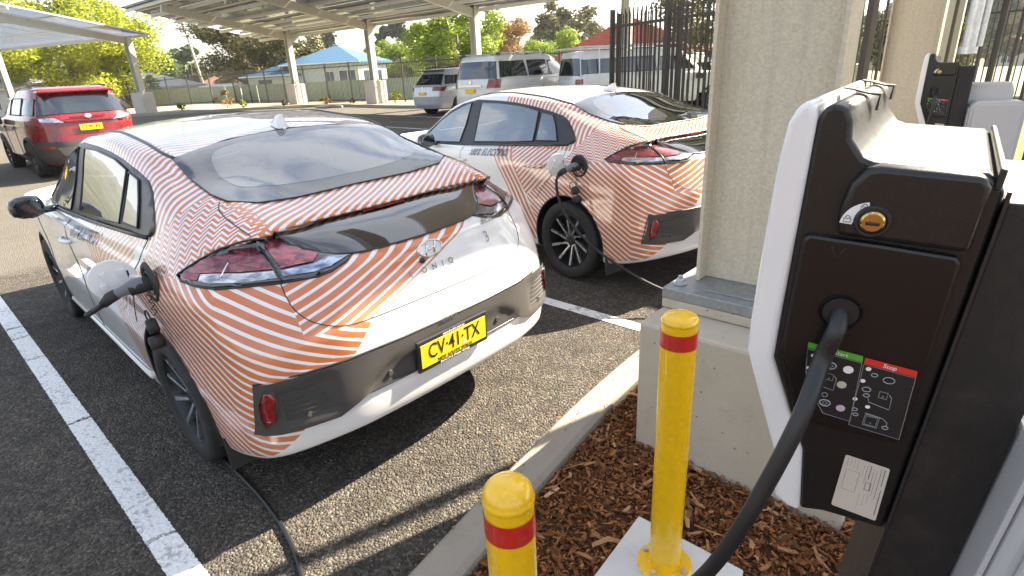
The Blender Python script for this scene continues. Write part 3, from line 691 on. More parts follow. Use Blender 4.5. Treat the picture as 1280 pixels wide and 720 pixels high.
def wheel(parent, x, y, r=.317, w_=.205, rim_r=.218, blades=10, dark=True, mirror=1):
    s = 1 if y > 0 else -1
    root = MB(); root.lathe([(.001, 0), (rim_r * .93, 0), (rim_r * .93, .012 * s), (.001, .012 * s)], 28, 'y', (0, -.05 * s, 0))
    o = root.build('wheel', ALD, parent, loc=(x, y, r)); smooth_angle(o)
    hw = w_ / 2; yo = 0
    T = MB(); prof = [(rim_r, -hw * .8), (rim_r * 1.08, -hw), (r * .93, -hw * 1.0), (r * .985, -hw * .86), (r, -hw * .6), (r, -.012), (r * .975, -.010), (r * .975, .010), (r, .012), (r, hw * .6), (r * .985, hw * .86), (r * .93, hw), (rim_r * 1.08, hw), (rim_r, hw * .8)]
    T.lathe(prof, 48, 'y', cap=False); smooth_angle(T.build('tyre', RUB, o), 50)
    B = MB(); B.lathe([(rim_r * .90, -hw * .7), (rim_r * .93, hw * .5 * s), (rim_r * .985, hw * .86 * s), (rim_r * 1.01, hw * .84 * s), (rim_r * 1.02, hw * .72 * s)], 40, 'y', cap=False); smooth_angle(B.build('rim', ALD, o), 40)
    sp = None
    for k in range(blades):
        q = 2 * pi * k / blades; q2 = q + .42 * mirror; m_ = MB()
        yb = hw * .52 * s; yt = hw * .80 * s
        p0 = V((.045 * cos(q), yb, .045 * sin(q))); p1 = V((rim_r * .95 * cos(q2 - .15), yt, rim_r * .95 * sin(q2 - .15)))
        tdir = V((-sin(q), 0, cos(q))); e = .010
        a0, a1 = p0 - tdir * e, p0 + tdir * e * .4; t2 = V((-sin(q2), 0, cos(q2))); b0, b1 = p1 - t2 * .013, p1 + t2 * .008
        dn = V((0, -.022 * s, 0))
        m_.add([a0, a1, b1, b0, a0 + dn, a1 + dn, b1 + dn, b0 + dn], [(0, 1, 2, 3), (7, 6, 5, 4), (0, 4, 5, 1), (1, 5, 6, 2), (2, 6, 7, 3), (3, 7, 4, 0)])
        m_.build('spoke', ALY, o)
    C = MB(); C.lathe([(.001, hw * .62 * s), (.03, hw * .62 * s), (.034, hw * .55 * s), (.06, hw * .50 * s), (.062, hw * .2 * s)], 24, 'y'); smooth_angle(C.build('centre_cap', ALD, o), 30)
    G = MB()
    for k in range(5):
        q = 2 * pi * k / 5 + .3; G.lathe([(.001, .5 * hw * s), (.008, .5 * hw * s), (.008, .3 * hw * s)], 8, 'y', (.05 * cos(q), .006 * s, .05 * sin(q)))
    G.build_each('wheel_nut', CHR, o)
    return o

def make_hatchback(label):
    root = thing('electric_hatchback', label, 'car')
    bm = body_mesh(); sk = Skin(bm); cut_arches(bm)
    DLO = [(2.36,.962),(2.10,1.135),(1.85,1.262),(1.62,1.335),(1.373,1.372),(1.057,1.366),(.818,1.352),(.593,1.328),(.381,1.294),(.218,1.261),(.135,1.225),(.06,1.17),(.003,1.116),(-.008,1.09),(.0,1.072),(.04,1.062),(.259,1.048),(.674,1.022),(1.154,.994),(1.696,.965),(2.0,.957)]
    gF = [(2.27,.985),(2.02,1.15),(1.80,1.25),(1.60,1.315),(1.47,1.342),(1.50,1.146),(1.545,.990),(1.776,.977),(2.0,.970)]
    gR = [(1.30,1.344),(1.046,1.346),(.717,1.325),(.497,1.288),(.47,1.06),(.796,1.036),(1.307,1.008),(1.312,1.18)]
    gQ = [(.460,1.280),(.318,1.258),(.247,1.178),(.185,1.078),(.44,1.068),(.452,1.174)]
    rg = [(.286,0,1.395),(.268,.30,1.38),(.225,.572,1.338),(.04,.583,1.27),(-.18,.586,1.22),(-.29,.568,1.20),(-.355,.476,1.182),(-.33,.294,1.165),(-.312,0,1.165)]
    ig = [(.215,0,1.37),(.19,.36,1.35),(.08,.46,1.31),(-.12,.48,1.24),(-.20,.40,1.20),(-.225,0,1.20)]
    igp = [(a, b) for a, b, c in ig + mir(ig[1:-1][::-1])]; igs = [(q.x, q.y) for q in cr_curve([(a, b, 0) for a, b in igp], 4, True)]
    ws = [(1.66,0,1.42),(1.63,.44,1.39),(1.75,.56,1.34),(2.2,.64,1.12),(2.42,.60,1.02),(2.72,.35,.98),(2.78,0,.98)]
    for s in (1, -1):
        for g_ in (gF, gR, gQ): cut_poly(bm, g_, (0, 2), lambda c: c.y * s > .4)
    cut_poly(bm, igs, (0, 1), lambda c: c.z > 1.05)
    wsp = [(1.70, 0), (1.68, .42), (1.80, .53), (2.2, .60), (2.40, .56), (2.66, .32), (2.72, 0)]; cut_poly(bm, wsp + [(a, -b) for a, b in wsp[1:-1][::-1]], (0, 1), lambda c: c.z > .93)
    me = bpy.data.meshes.new('body'); bm.to_mesh(me); bm.free(); body = link('body', me, PAINT, root, True)
    SEAT = pbr('seat_cloth', (.10, .11, .13), .85, bump=.2); DSH = pbr('dashboard_plastic', (.035, .036, .04), .6)
    fl_ = MB(); fl_.box((1.2, 0, .30), (2.9, 1.44, .04)); fl_.build('cabin_floor', DSH, root)
    for (x_, y_) in ((1.42, .37), (1.42, -.37), (.52, .38), (.52, -.38)):
        sb = MB(); sb.box((x_ + .18, y_, .52), (.52, .50, .16)); sb.bar((x_ - .05, y_, .55), (x_ - .22, y_, 1.06), .48, .13, up=(1, 0, 0)); so_ = sb.build('seat', SEAT, root, bevel=.04, seg=3)
        hb = MB(); hb.box((x_ - .26, y_, 1.165), (.09, .26, .16)); hb.build('headrest', SEAT, so_, bevel=.035, seg=3)
    ds_ = MB(); ds_.box((2.12, 0, .80), (.42, 1.40, .28)); ds_.build('dashboard', DSH, root, bevel=.06, seg=3)
    st_ = MB(); st_.tube([(1.86 + .05 * sin(q), -.37 + .18 * cos(q), .90 + .17 * sin(q)) for q in [2 * pi * k / 20 for k in range(20)]], .014, 6, closed=True); st_.bar((1.87, -.54, .9), (1.87, -.20, .9), .03, .04); st_.build('steering_wheel', DSH, root)
    sh_ = MB(); sh_.box((-.12, 0, 1.05), (.50, 1.06, .02)); sh_.build('parcel_shelf', DSH, root)
    # underbody and wheel wells
    ub = MB(); ub.box((1.40, 0, .235), (3.9, 1.30, .03)); ub.box((1.35, 0, .30), (1.9, 1.56, .10))
    for ax, az in ARCH:
        for s in (1, -1):
            n_ = 20; vs = []; fs = []
            for i in range(n_ + 1):
                q = -.25 + (pi + .5) * i / n_
                for yy in (.872, .50): vs.append((ax + (AR + .004) * cos(q), s * yy, az + (AR + .004) * sin(q)))
            fs = [(2 * i, 2 * i + 1, 2 * i + 3, 2 * i + 2) for i in range(n_)]
            ub.add(vs, fs); c_ = len(ub.v); ub.add([(ax + (AR + .004) * cos(q), s * .5, az + (AR + .004) * sin(q)) for q in [-.25 + (pi + .5) * i / n_ for i in range(n_ + 1)]], [tuple(range(n_ + 1))])
    ub.build('underbody', BLM, root)
    lipm = MB()
    for ax, az in ARCH:
        for s in (1, -1):
            pts = [sk.drop((ax + (AR) * cos(q), s * .9, az + (AR) * sin(q)), (0, s, 0), -.004)[0] for q in [-.12 + (pi + .24) * i / 24 for i in range(25)]]
            lipm.tube(pts, .007, 6)
    lipm.build_each('arch_lip', BLK, root, True)
    # side windows
    for s in (1, -1):
        d = (0, s, .25); P = lambda L_: [(a, s * .74, b) for a, b in L_]
        so_ = sk.patch('window_surround', P(DLO), (0, s, 0), BLK, root, .004, .05, 0, 0, .006); cut_obj(so_, (gF, gR, gQ), (0, 2), lambda c: True)
        for g_ in (gF, gR, gQ):
            sk.patch('side_window', P(g_), (0, s, 0), WGL, root, .0085, .06, rim=.005)
        m_ = MB(); m_.tube([sk.drop(p, (0, s, 0), .006)[0] for p in P([(2.33,.962),(2.0,.955),(1.696,.962),(1.154,.990),(.674,1.018),(.259,1.044),(.05,1.058)])], .009, 6); m_.build('waist_trim', BLK, root, True)
    # rear glass with its dark printed border
    rw_ = sk.patch('rear_window', rg + mir(rg[1:-1][::-1]), (-.35, 0, 1), GLB, root, .004, .04, 0, .0035); cut_obj(rw_, [igs], (0, 1), lambda c: True)
    sk.patch('clear_glass', [(a, b, 1.3) for a, b in igs], (0, 0, 1), seethrough('rear_glass_clear', (.13, .17, .20), .13), root, .0048, .04, 0)
    # windscreen
    sk.patch('windscreen', ws + mir(ws[1:-1][::-1]), (.35, 0, 1), WGL, root, .004, .06)
    # dark lower glass below the spoiler
    T7 = cr_curve([(-.768,-.0,.990),(-.762,.15,.992),(-.750,.30,.998),(-.70,.40,1.012),(-.64,.455,1.034),(-.565,.505,1.066)], 5)
    Tc = cr_curve([(-.500,0,1.084),(-.502,.15,1.086),(-.508,.30,1.088),(-.528,.40,1.085),(-.540,.48,1.090),(-.558,.53,1.088)], 5)
    vs = []; fs = []; K = 8; bot = [V((p.x, -p.y, p.z)) for p in T7[1:][::-1]] + T7; top = [V((p.x, -p.y, p.z)) for p in Tc[1:][::-1]] + Tc
    for p, q in zip(bot, top):
        for k in range(K + 1): t_ = k / K; c_ = p.lerp(q, t_); vs.append((c_.x, c_.y, c_.z + .010 * sin(pi * t_) + .004))
    nb = len(bot); fs = [(i * (K + 1) + k, (i + 1) * (K + 1) + k, (i + 1) * (K + 1) + k + 1, i * (K + 1) + k + 1) for i in range(nb - 1) for k in range(K)]
    m_ = MB(); m_.add(vs, fs); m_.build('lower_rear_window', GLB, root, True)
    m_ = MB(); m_.tube(bot, .004, 6); m_.build('seal', BLK, root, True)
    sl_ = MB()
    P = [(-.508,0,1.104),(-.509,.15,1.105),(-.514,.3,1.108),(-.532,.45,1.113),(-.552,.56,1.112)]
    pts = cr_curve(mir(P[1:][::-1]) + P, 4); sl_.tube([p + V((-.003, 0, -.003)) for p in pts], .007, 8); sl_.build('spoiler_edge', PAINT, root, True)
    br = MB(); br.box((-.523, 0, 1.090), (.008, .22, .006)); br.build('high_brake_lamp', LRED, root)
    # tail lamps
    lamp = [(-.352,.832,.987),(-.379,.808,1.008),(-.417,.757,1.040),(-.48,.701,1.078),(-.543,.644,1.098),(-.560,.599,1.098),(-.545,.542,1.088),(-.531,.495,1.085),(-.554,.482,1.064),(-.603,.474,1.044),(-.662,.435,1.023),(-.741,.316,.995),(-.766,.366,.980),(-.769,.433,.964),(-.756,.485,.956),(-.701,.598,.955),(-.624,.708,.958),(-.564,.779,.960),(-.495,.814,.966),(-.395,.835,.974)]
    ou = [(-.391,.817,.995),(-.434,.751,1.037),(-.479,.69,1.068),(-.534,.602,1.071),(-.664,.604,1.002),(-.599,.689,1.004),(-.491,.774,1.003)]
    ol = [(-.476,.785,.999),(-.602,.691,.998),(-.67,.604,.995),(-.689,.604,.974),(-.619,.703,.972),(-.536,.784,.975),(-.487,.802,.981)]
    iu = [(-.539,.572,1.072),(-.534,.506,1.078),(-.567,.49,1.058),(-.64,.467,1.031),(-.683,.426,1.016),(-.717,.471,1.0),(-.679,.579,1.0)]
    il = [(-.685,.585,.994),(-.725,.476,.995),(-.717,.41,1.003),(-.745,.335,.993),(-.758,.423,.979),(-.745,.491,.973),(-.699,.586,.975)]
    rt = [(-.373,.824,.990),(-.39,.816,.996),(-.471,.786,1.001),(-.481,.805,.982),(-.417,.824,.981)]
    for s in (1, -1):
        f = (lambda L_: L_) if s == 1 else mir; d = (-.62, s * .62, .48)
        lo = sk.patch('tail_lamp', f(lamp), d, GLB, root, .004, .03, 0, .0045, .006)
        for nm, q, mt in (('lens', ou, LPNK), ('lens', ol, LCLR), ('lens', iu, LPNK), ('lens', il, LBLU), ('lens', rt, LRED)):
            sk.patch(nm, f(q), d, mt, lo, .0075, .02, 0)
        m_ = MB()
        for a_, b_ in (((-.535, .70, 1.03), (-.55, .74, .985)),):
            m_.tube([sk.drop(f([tuple(V(a_).lerp(V(b_), k / 6))])[0], d, .009)[0] for k in range(7)], .0028, 6)
        m_.build_each('chrome_rib', CHR, lo, True)
        m_ = MB(); m_.tube([sk.drop(f([p])[0], d, .010)[0] for p in cr_curve([(-.556,.592,1.062),(-.60,.592,1.040),(-.660,.594,1.005),(-.705,.597,.962)], 4)], .0042, 6); m_.build('lamp_divider', BLK, lo, True)
    # bumper trim
    inner = [(.452,.478),(.404,.528),(.318,.556),(-.318,.556),(-.404,.528),(-.452,.478)]
    def in_(l):
        ay = abs(l.y); k = min(1, max(0, (.45 - ay) / .05)) * min(1, max(0, (.572 - .6 * max(0, ay - .32) - l.z) / .02)); return .017 - .013 * k
    def fogoff(l):
        ay = abs(l.y); f1 = min(1, max(0, (ay - .53) / .05)) * min(1, max(0, (.765 - ay) / .03)) * min(1, max(0, (.615 - l.z) / .015)) * min(1, max(0, (l.z - .45) / .015)); return in_(l) - .012 * f1
    bt = [(-.747,.790,.632),(-.814,.639,.638),(-.853,.486,.638),(-.872,.236,.636),(-.875,0,.636)]
    bb_ = [(-.883,0,.470),(-.878,.25,.470),(-.869,.446,.468),(-.860,.492,.447),(-.845,.55,.422),(-.818,.653,.424),(-.704,.812,.423)]
    poly = bt + mir(bt[:-1][::-1]) + mir(bb_[1:][::-1]) + bb_
    o = sk.patch('bumper_trim', [(-.85, b, c) for a, b, c in poly], (-1, 0, 0), GRY, root, fogoff, .022, 0, .0045)
    for s in (1, -1):
        fg = [(-.76,.780,.604),(-.777,.748,.598),(-.778,.742,.56),(-.770,.753,.49),(-.745,.782,.455),(-.745,.795,.50),(-.75,.793,.56)]
        f = (lambda L_: L_) if s == 1 else mir
        sk.patch('fog_lamp', f(fg), (-.7, s * .7, 0), LRED, root, .021, .03, 0, .003, .02)
        rb = MB()
        for k in range(6):
            z_ = .585 - k * .021; y1 = .60 - .02 * k
            rb.tube([sk.drop((-.8, s * (.735 + (y1 - .735) * t_ / 6), z_ - .004), (-.8, s * .5, 0), .008)[0] for t_ in range(7)], [.0042 - .0005 * t_ for t_ in range(7)], 5)
        rb.build_each('vent_rib', GRY, root, True)
    sn = MB()
    for p in ((-.9, .322, .512), (-.9, -.295, .512), (-.83, .655, .475), (-.83, -.655, .475)):
        q, n_ = sk.drop(p, (-1, 0, 0), .006); sn.lathe([(.001, 0), (.011, 0), (.012, .006), (.012, .02)], 14, 'x', q - V((.006, 0, 0)))
    sn.build_each('parking_sensor', GRY, root)
    # panel gaps
    sm = MB()
    LL = [(-.695,.604,.960),(-.712,.603,.936),(-.73,.604,.906),(-.762,.597,.862),(-.802,.560,.812),(-.842,.484,.777),(-.858,.375,.763),(-.864,.138,.763),(-.866,0,.763)]
    sk.seam(sm, LL[:-1] + [(-.866,0,.763)] + mir(LL[:-1][::-1]), (-1, 0, 0), .0019)
    for s in (1, -1):
        f = (lambda L_: L_) if s == 1 else mir
        sk.seam(sm, f([(-.265,.590,1.202),(-.324,.618,1.178),(-.44,.622,1.146),(-.550,.609,1.108)]), (-.2, 0, 1), .0022)
        sk.seam(sm, f([(.041,.792,1.060),(.071,.873,.942),(.17,.891,.818),(.30,.89,.69),(.345,.886,.62)]), (0, s, 0))
        sk.seam(sm, f([(1.44,.80,.975),(1.43,.88,.80),(1.40,.88,.50),(1.38,.86,.30)]), (0, s, 0))
        sk.seam(sm, f([(.41,.88,.33),(.60,.87,.295),(1.40,.86,.290),(2.2,.86,.295),(2.33,.86,.40),(2.36,.86,.75),(2.34,.80,.93)]), (0, s, 0))
    sm.build_each('panel_gap', PBL, root, True)
    rs = MB()
    for s in (1, -1):
        rs.tube([sk.drop(p, (0, 0, 1), -.001)[0] for p in cr_curve([(1.45,s*.545,1.41),(.878,s*.56,1.421),(.571,s*.572,1.396),(.347,s*.578,1.362),(.230,s*.565,1.339)], 5)], .0095, 6)
    rs.build_each('roof_strip', BLK, root, True)
    cr_ = MB()
    for s in (1, -1):
        cr_.tube([sk.drop((x_, s * .9, z_), (0, s, 0), -.001)[0] for x_, z_ in [(.47, .272), (1.0, .268), (1.7, .268), (2.25, .272)]], .018, 6)
    cr_.build_each('sill', PAINT, root, True)
    # number plate
    tilt = .06; cz = .528; pl = MB(); pm = M.Rotation(-tilt, 3, 'Y'); c0 = V((-.905, 0, cz))
    pl.box(c0, (.014, .402, .148), mat=pm); po = pl.build('number_plate', BLK, root, bevel=.004)
    y_ = MB(); y_.box(c0 + V((-.0085, 0, 0)), (.004, .374, .108), mat=pm); y_.build('plate_face', YEL, po, bevel=.0015)
    up_ = pm @ V((0, 0, 1)); fc = c0 + V((-.0112, 0, 0))
    put_text('plate_number', 'CV·41·TX', .098, fc + up_ * .008, (0, -1, 0), up_, PBL, po, bold=.0006, sx=.74)
    put_text('plate_state', 'NEW SOUTH WALES', .021, fc - up_ * .0435, (0, -1, 0), up_, PBL, po, sx=.95, space=1.1)
    put_text('frame_lettering', "BOOTH'S Motor Group", .017, c0 + V((-.0075, 0, 0)) - up_ * .0635, (0, -1, 0), up_, PWH, po, bold=.0003)
    put_text('frame_lettering', 'www.booths.com.au', .015, c0 + V((-.0075, 0, 0)) + up_ * .0635, (0, -1, 0), up_, PWH, po)
    cm = MB(); cm.add([fc + V((-.0006, -.045, 0)) - up_ * .030, fc + V((-.0006, -.071, 0)) - up_ * .030, fc + V((-.0006, -.058, 0)) - up_ * .006], [(0, 1, 2)]); cm.build('plate_crest', PWH, po)
    # badge and lettering
    bp, bn = sk.drop((-.9, -.002, .940), (-1, 0, 0), .006)
    zu = (V((0, 0, 1)) - bn * bn.z).normalized(); yv = V((0, -1, 0))
    E2 = lambda a_, b_, o_=0.: bp + yv * a_ + zu * b_ + bn * o_
    bd = MB(); bd.prism([(.066 * cos(q), .037 * sin(q)) for q in [2 * pi * k / 32 for k in range(32)]], E2, -.006, .002); bo = bd.build('badge', WPL, root, bevel=.002)
    bc = MB(); bc.tube([E2(.062 * cos(2 * pi * k / 32), .033 * sin(2 * pi * k / 32), .004) for k in range(32)], .0038, 6, closed=True)
    bc.tube([E2(-.030, -.027, .003), E2(-.026, -.008, .005), E2(-.013, .022, .004)], [.006, .0045, .006], 6)
    bc.tube([E2(.013, -.022, .004), E2(.026, .008, .005), E2(.030, .027, .003)], [.006, .0045, .006], 6)
    bc.tube([E2(-.025, -.006, .005), E2(0, .000, .007), E2(.025, .006, .005)], [.004, .0055, .004], 6)
    bc.build('emblem', CHR, bo, True)
    cmr = MB(); q, n_ = sk.drop((-.9, .055, .905), (-1, 0, 0), .0); cmr.lathe([(.001, -.012), (.010, -.012), (.013, 0)], 12, 'x', q); cmr.build('rear_camera', BLK, root, True)
    for ch, yy in (('I', .129), ('O', .062), ('N', .008), ('I', -.038), ('Q', -.083)):
        sk.text('lettering', ch, .033, (-.84, yy, .866), (0, -1, 0), (.1, 0, 1), (-1, 0, 0), SIL, root, .006, bold=.0008, sx=1.0)
    sk.text('lettering', '3', .068, (-.82, -.330, .902), (0, -1, 0), (.1, 0, 1), (-1, 0, 0), pbr('grey_decal', (.25, .25, .26), .4), root, .006, sx=.8)
    sk.text('lettering', 'electric', .031, (-.78, -.375, .968), (0, -1, 0), (.1, 0, 1), (-1, 0, 0), SIL, root, .006, bold=.0006, shear=.3)
    sk.text('lettering', 'electric', .030, (-.88, .0, .645), (0, -1, 0), (.1, 0, 1), (-1, 0, 0), SIL, root, .024, bold=.0006, shear=.3)
    sk.text('lettering', '100% ELECTRIC', .074, (1.015, .87, .936), (-1, 0, .062), (0, 0, 1), (0, 1, 0), NAV, root, .011, bold=.0009, shear=.25, sx=1.02, space=1.08)
    # mirrors, handles, fin
    for s in (1, -1):
        m_ = MB(); ps = cr_curve([(1.84, s * .90, .985), (1.86, s * .95, 1.0), (1.88, s * 1.0, 1.0), (1.90, s * 1.045, .995)], 4)
        vs = []; nn = 12
        prof = [(.0, .35), (.10, .85), (.35, 1.), (.7, .95), (.92, .7), (1., .3)]
        for u_, sc_ in prof:
            yy = s * (.885 + .175 * u_)
            for k in range(nn):
                q = 2 * pi * k / nn; vs.append((1.90 + .062 * sc_ * cos(q), yy, 1.0 + .072 * sc_ * sin(q)))
        fs = [(i * nn + k, i * nn + (k + 1) % nn, (i + 1) * nn + (k + 1) % nn, (i + 1) * nn + k) for i in range(len(prof) - 1) for k in range(nn)] + [tuple(range(nn)), tuple(range(len(vs) - nn, len(vs)))]
        m_.add(vs, fs); m_.bar((1.95, s * .80, .96), (1.91, s * .92, .965), .05, .035)
        mo = m_.build('door_mirror', pbr('gloss_navy_black', (.012, .016, .024), .12, coat=1, var=.05), root, True)
        g_ = MB(); g_.prism([(.055 * cos(2 * pi * k / 16) * 1.25, .052 * sin(2 * pi * k / 16)) for k in range(16)], lambda a_, b_, t_: V((1.842 + t_, s * (.978 + a_), 1.0 + b_)), -.006, .012); g_.build('mirror_glass', GLD, mo)
        for xx, zz in ((.36, .882), (1.46, .845)):
            p, n_ = sk.drop((xx, s * .9, zz), (0, s, 0), 0); h_ = MB()
            h_.tube([p + V((-.125, 0, .006)), p + V((-.11, s * .022, .005)), p + V((0, s * .033, 0)), p + V((.10, s * .022, -.005)), p + V((.12, 0, -.006))], [.012, .013, .013, .012, .010], 8)
            h_.build('door_handle', PAINT, root, True)
            dsh = MB(); 
    fn = MB(); fb = sk.drop((.36, 0, 1.4), (0, 0, 1), 0)[0]
    A_ = [(.085, 0, .0), (.0, .032, -.002), (-.06, .034, -.012), (-.085, 0, -.02), (-.06, -.034, -.012), (.0, -.032, -.002)]
    T_ = [(-.005, 0, .045), (-.03, .008, .055), (-.062, .009, .060), (-.075, 0, .058), (-.062, -.009, .060), (-.03, -.008, .055)]
    fn.add([fb + V(p) + V((0, 0, -.004)) for p in A_] + [fb + V(p) + V((0, 0, .004)) for p in A_] + [fb + V(p) for p in T_], [tuple(range(12, 18))] + [(i, (i + 1) % 6, (i + 1) % 6 + 6, i + 6) for i in range(6)] + [(i + 6, (i + 1) % 6 + 6, (i + 1) % 6 + 12, i + 12) for i in range(6)])
    fo = fn.build('antenna_fin', WPL, root, bevel=.003); fo2 = MB(); fo2.tube([fb + V(p) * 1.04 + V((0, 0, .001)) for p in A_], .003, 5, closed=True); fo2.build('antenna_base', BLK, fo, True)
    # charge port, open flap, headlights
    pc, pn = sk.drop((-.138, .9, .924), (0, 1, 0), 0)
    pt = MB(); pt.lathe([(.001, -.004), (.035, -.004), (.037, .004), (.060, .003), (.064, .010), (.078, .011), (.086, .004), (.088, -.002)], 32, 'y', pc); po_ = pt.build('charge_port', BLM, root); smooth_angle(po_)
    sp_ = MB(); sp_.tube([pc + V((.048 * cos(2 * pi * k / 20), .006, .048 * sin(2 * pi * k / 20))) for k in range(20)], .004, 6, closed=True); sp_.build('port_seal', BLK, po_, True)
    fl = MB(); fc_ = V((.0, .975, .938)); fr = .083
    fl.prism([(fr * cos(2 * pi * k / 32), fr * sin(2 * pi * k / 32)) for k in range(32)], lambda a_, b_, t_: fc_ + V((a_ * .18 + t_, a_, b_)), -.005, .005); flo = fl.build('charge_flap', WPL, root, bevel=.003)
    fi = MB(); fi.box(fc_ + V((-.012, -.035, .025)), (.012, .02, .022)); fi.box(fc_ + V((-.012, .030, .030)), (.010, .016, .016)); fi.box(fc_ + V((-.012, .04, -.02)), (.010, .02, .02)); fi.bar(fc_ + V((-.006, -.06, .0)), pc + V((.06, .0, 0)), .02, .012); fi.build_each('flap_latch', WPL, flo)
    fi = MB(); fi.box(fc_ + V((-.0135, -.062, .012)), (.004, .022, .030)); fi.build('flap_hinge', BLM, flo)
    for s in (1, -1):
        hl = [(3.10,.79,.74),(3.25,.74,.80),(3.42,.55,.745),(3.50,.42,.68),(3.46,.50,.65),(3.32,.70,.67)]
        sk.patch('headlight', hl if s == 1 else mir(hl), (.7, s * .6, .3), LCLR, root, .004, .05, 3, .004)
    mfl = MB()
    for s in (1, -1): mfl.box((-.40, s * .76, .20), (.015, .20, .16))
    mfl.build_each('mud_flap', BLM, root)
    for x_ in (0, 2.7):
        for s in (1, -1): wheel(root, x_, s * .782, mirror=s)
    return root
def place(o, x, y, w_, z=0, roll=0, pitch=0):
    o.location = (x, y, z); o.rotation_euler = (roll, pitch, w_)
# ------------------------------------------------------------ wall-box chargers (local frame: x = towards the cars, -y = depth, z = up the post)
CB = pbr('charger_black_plastic', (.0085, .009, .010), .36, var=.08, bump=.10, bscale=420, coat=.08, dirt=.03, scale=26)
CB2 = pbr('charger_black_panel', (.006, .0062, .0068), .30, var=.05, bump=.05, bscale=420)
POSTB = pbr('charger_post_black', (.009, .009, .010), .55, var=.1, bump=.12, bscale=500, dirt=.10)
GBX = pbr('grey_enclosure_plastic', (.46, .47, .49), .38, coat=.2, var=.02)
BRS = pbr('brass_lock', (.55, .40, .16), .22, metal=1, var=.05); GRNP = pbr('green_print', (.08, .36, .03), .4, var=.02); REDP = pbr('red_print', (.62, .03, .02), .4, var=.02)
GRYP = pbr('grey_line_print', (.30, .30, .31), .4, var=.02); LBL = pbr('paper_label', (.56, .50, .44), .45, var=.03); LBT = pbr('label_print', (.06, .05, .05), .6); PNKP = pbr('pink_print', (.55, .42, .55), .4); LGRP = pbr('pale_green_print', (.45, .50, .38), .4)
def make_charger(label, full=True):
    t = thing('ev_charger', label, 'EV charger')
    P = lambda a, b, c: V((a + (c * .185 if c < -.03 else 0), c, b + (c * .099 if c < -.03 else 0)))   # (s, t) profile at depth c; the case splays slightly
    # main body: side profile pushed through the width of the box, with a rounded shoulder
    body = MB(); prof = [(-.066, -.300), (.003, -.299), (.029, -.306), (.043, -.203), (.0955, -.0725), (.0958, .06), (.0962, .205), (.093, .218), (.084, .2235), (.071, .220), (.0655, .208), (.063, .190), (.050, .1735), (.040, .1700), (-.050, .1660), (-.0590, .158), (-.066, .15)]
    body.prism(prof, P, -.325, -.0); bo = smooth_angle(body.build('housing', CB, t, bevel=.006, seg=3), 35)
    cov = MB(); wp = [(.0967, .212), (.0962, -.011), (.0955, -.0727), (.043, -.2036), (.0293, -.3075), (.045, -.305), (.0631, -.2917), (.0745, -.215), (.108, -.120), (.1255, -.0671), (.1270, -.020), (.1268, .0287), (.1262, .120), (.1245, .172), (.1215, .205), (.114, .2225), (.102, .2275)]
    cov.prism(wp, P, -.333, .004); smooth_angle(cov.build('front_cover', WPL, t, bevel=.007, seg=4), 35)
    # raised upper housing block with a soft fillet towards the rim
    ub_ = MB(); ub_.prism([(-.050, .090), (.058, .0945), (.061, .120), (.056, .150), (.046, .165), (.035, .1685), (-.047, .1650), (-.0535, .155), (-.0535, .095)], P, -.02, .011); smooth_angle(ub_.build('upper_housing', CB, t, bevel=.009, seg=4), 35)
    lp = MB(); lp.prism([(-.0525, -.020), (-.051, .078), (-.046, .0845), (.018, .0885), (.083, .0915), (.0885, .086), (.0885, -.055), (.072, -.105), (.060, -.150), (.010, -.155), (-.0525, -.155)], P, -.01, .007); lp.build('socket_panel', CB2, t, bevel=.004, seg=2)
    for y0 in (-.12, -.26):
        cl = MB(); cl.prism([(.0600, .2215), (.0705, .2225), (.0840, .2265), (.0960, .2285), (.0960, .2297), (.0838, .2279), (.0695, .2243), (.0585, .2235), (.0585, .2060), (.0612, .2060)], P, y0 - .024, y0); cl.build('cover_clip', BLK, t)
    tr = MB(); tr.prism([(-.045, .1655), (-.010, .1672), (-.010, .1682), (-.045, .1665)], P, -.30, -.27); tr.build('top_groove', BLM, t)
    cap_ = MB(); cap_.prism([(-.062, .150), (-.056, .150), (-.056, .172), (-.062, .170)], P, -.32, .002); cap_.build('rear_rim', BLK, t, bevel=.002)
    # cable gland and hole
    h_ = MB(); hc = V((.0386, .0072, .006)); h_.lathe([(.0125, -.028), (.0135, -.006), (.0175, .0015), (.0205, .0035), (.0215, .001), (.021, -.002)], 32, 'y', hc, cap=False); smooth_angle(h_.build('cable_gland', CB2, t), 60)
    hb = MB(); hb.lathe([(.0001, -.003), (.0205, -.003), (.0205, -.0005)], 24, 'y', hc + V((0, .002, 0))); hb.build('gland_recess', PBL, t)
    # V mark
    vm = MB(); y0 = .0076
    for x0, x1 in ((.0605, .0545), (.0485, .0545)): vm.bar((x0, y0, .0805), (x1, y0, .0690), .0022, .0012, up=(0, 1, 0))
    vm.build('v_mark', PBL, t)
    # lock with its printed arc
    lk = MB(); lc = V((.0311, .011, .114)); lk.lathe([(.0001, .001), (.0118, .001), (.0128, .003), (.0150, .003), (.0165, .001), (.0168, -.001)], 32, 'y', lc); lo = lk.build('lock_ring', BLK, t); smooth_angle(lo, 40)
    l2 = MB(); l2.lathe([(.0001, .0045), (.0090, .0045), (.0108, .0028), (.0108, .001)], 28, 'y', lc); smooth_angle(l2.build('lock_cylinder', BRS, lo), 40)
    l3 = MB(); l3.box(lc + V((0, .0055, -.001)), (.012, .0022, .0024)); l3.build('key_slot', PBL, lo)
    ar = MB(); vs = []; nn = 16
    for k in range(nn + 1):
        q = R(4) + R(78) * k / nn
        for rr in (.0145, .0255): vs.append(lc + V((.0065 + rr * cos(q) - .004, .0008, rr * sin(q) - .006)))
    ar.add(vs, [(2 * i, 2 * i + 1, 2 * i + 3, 2 * i + 2) for i in range(nn)]); ar.build('lock_label', PWH, lo)
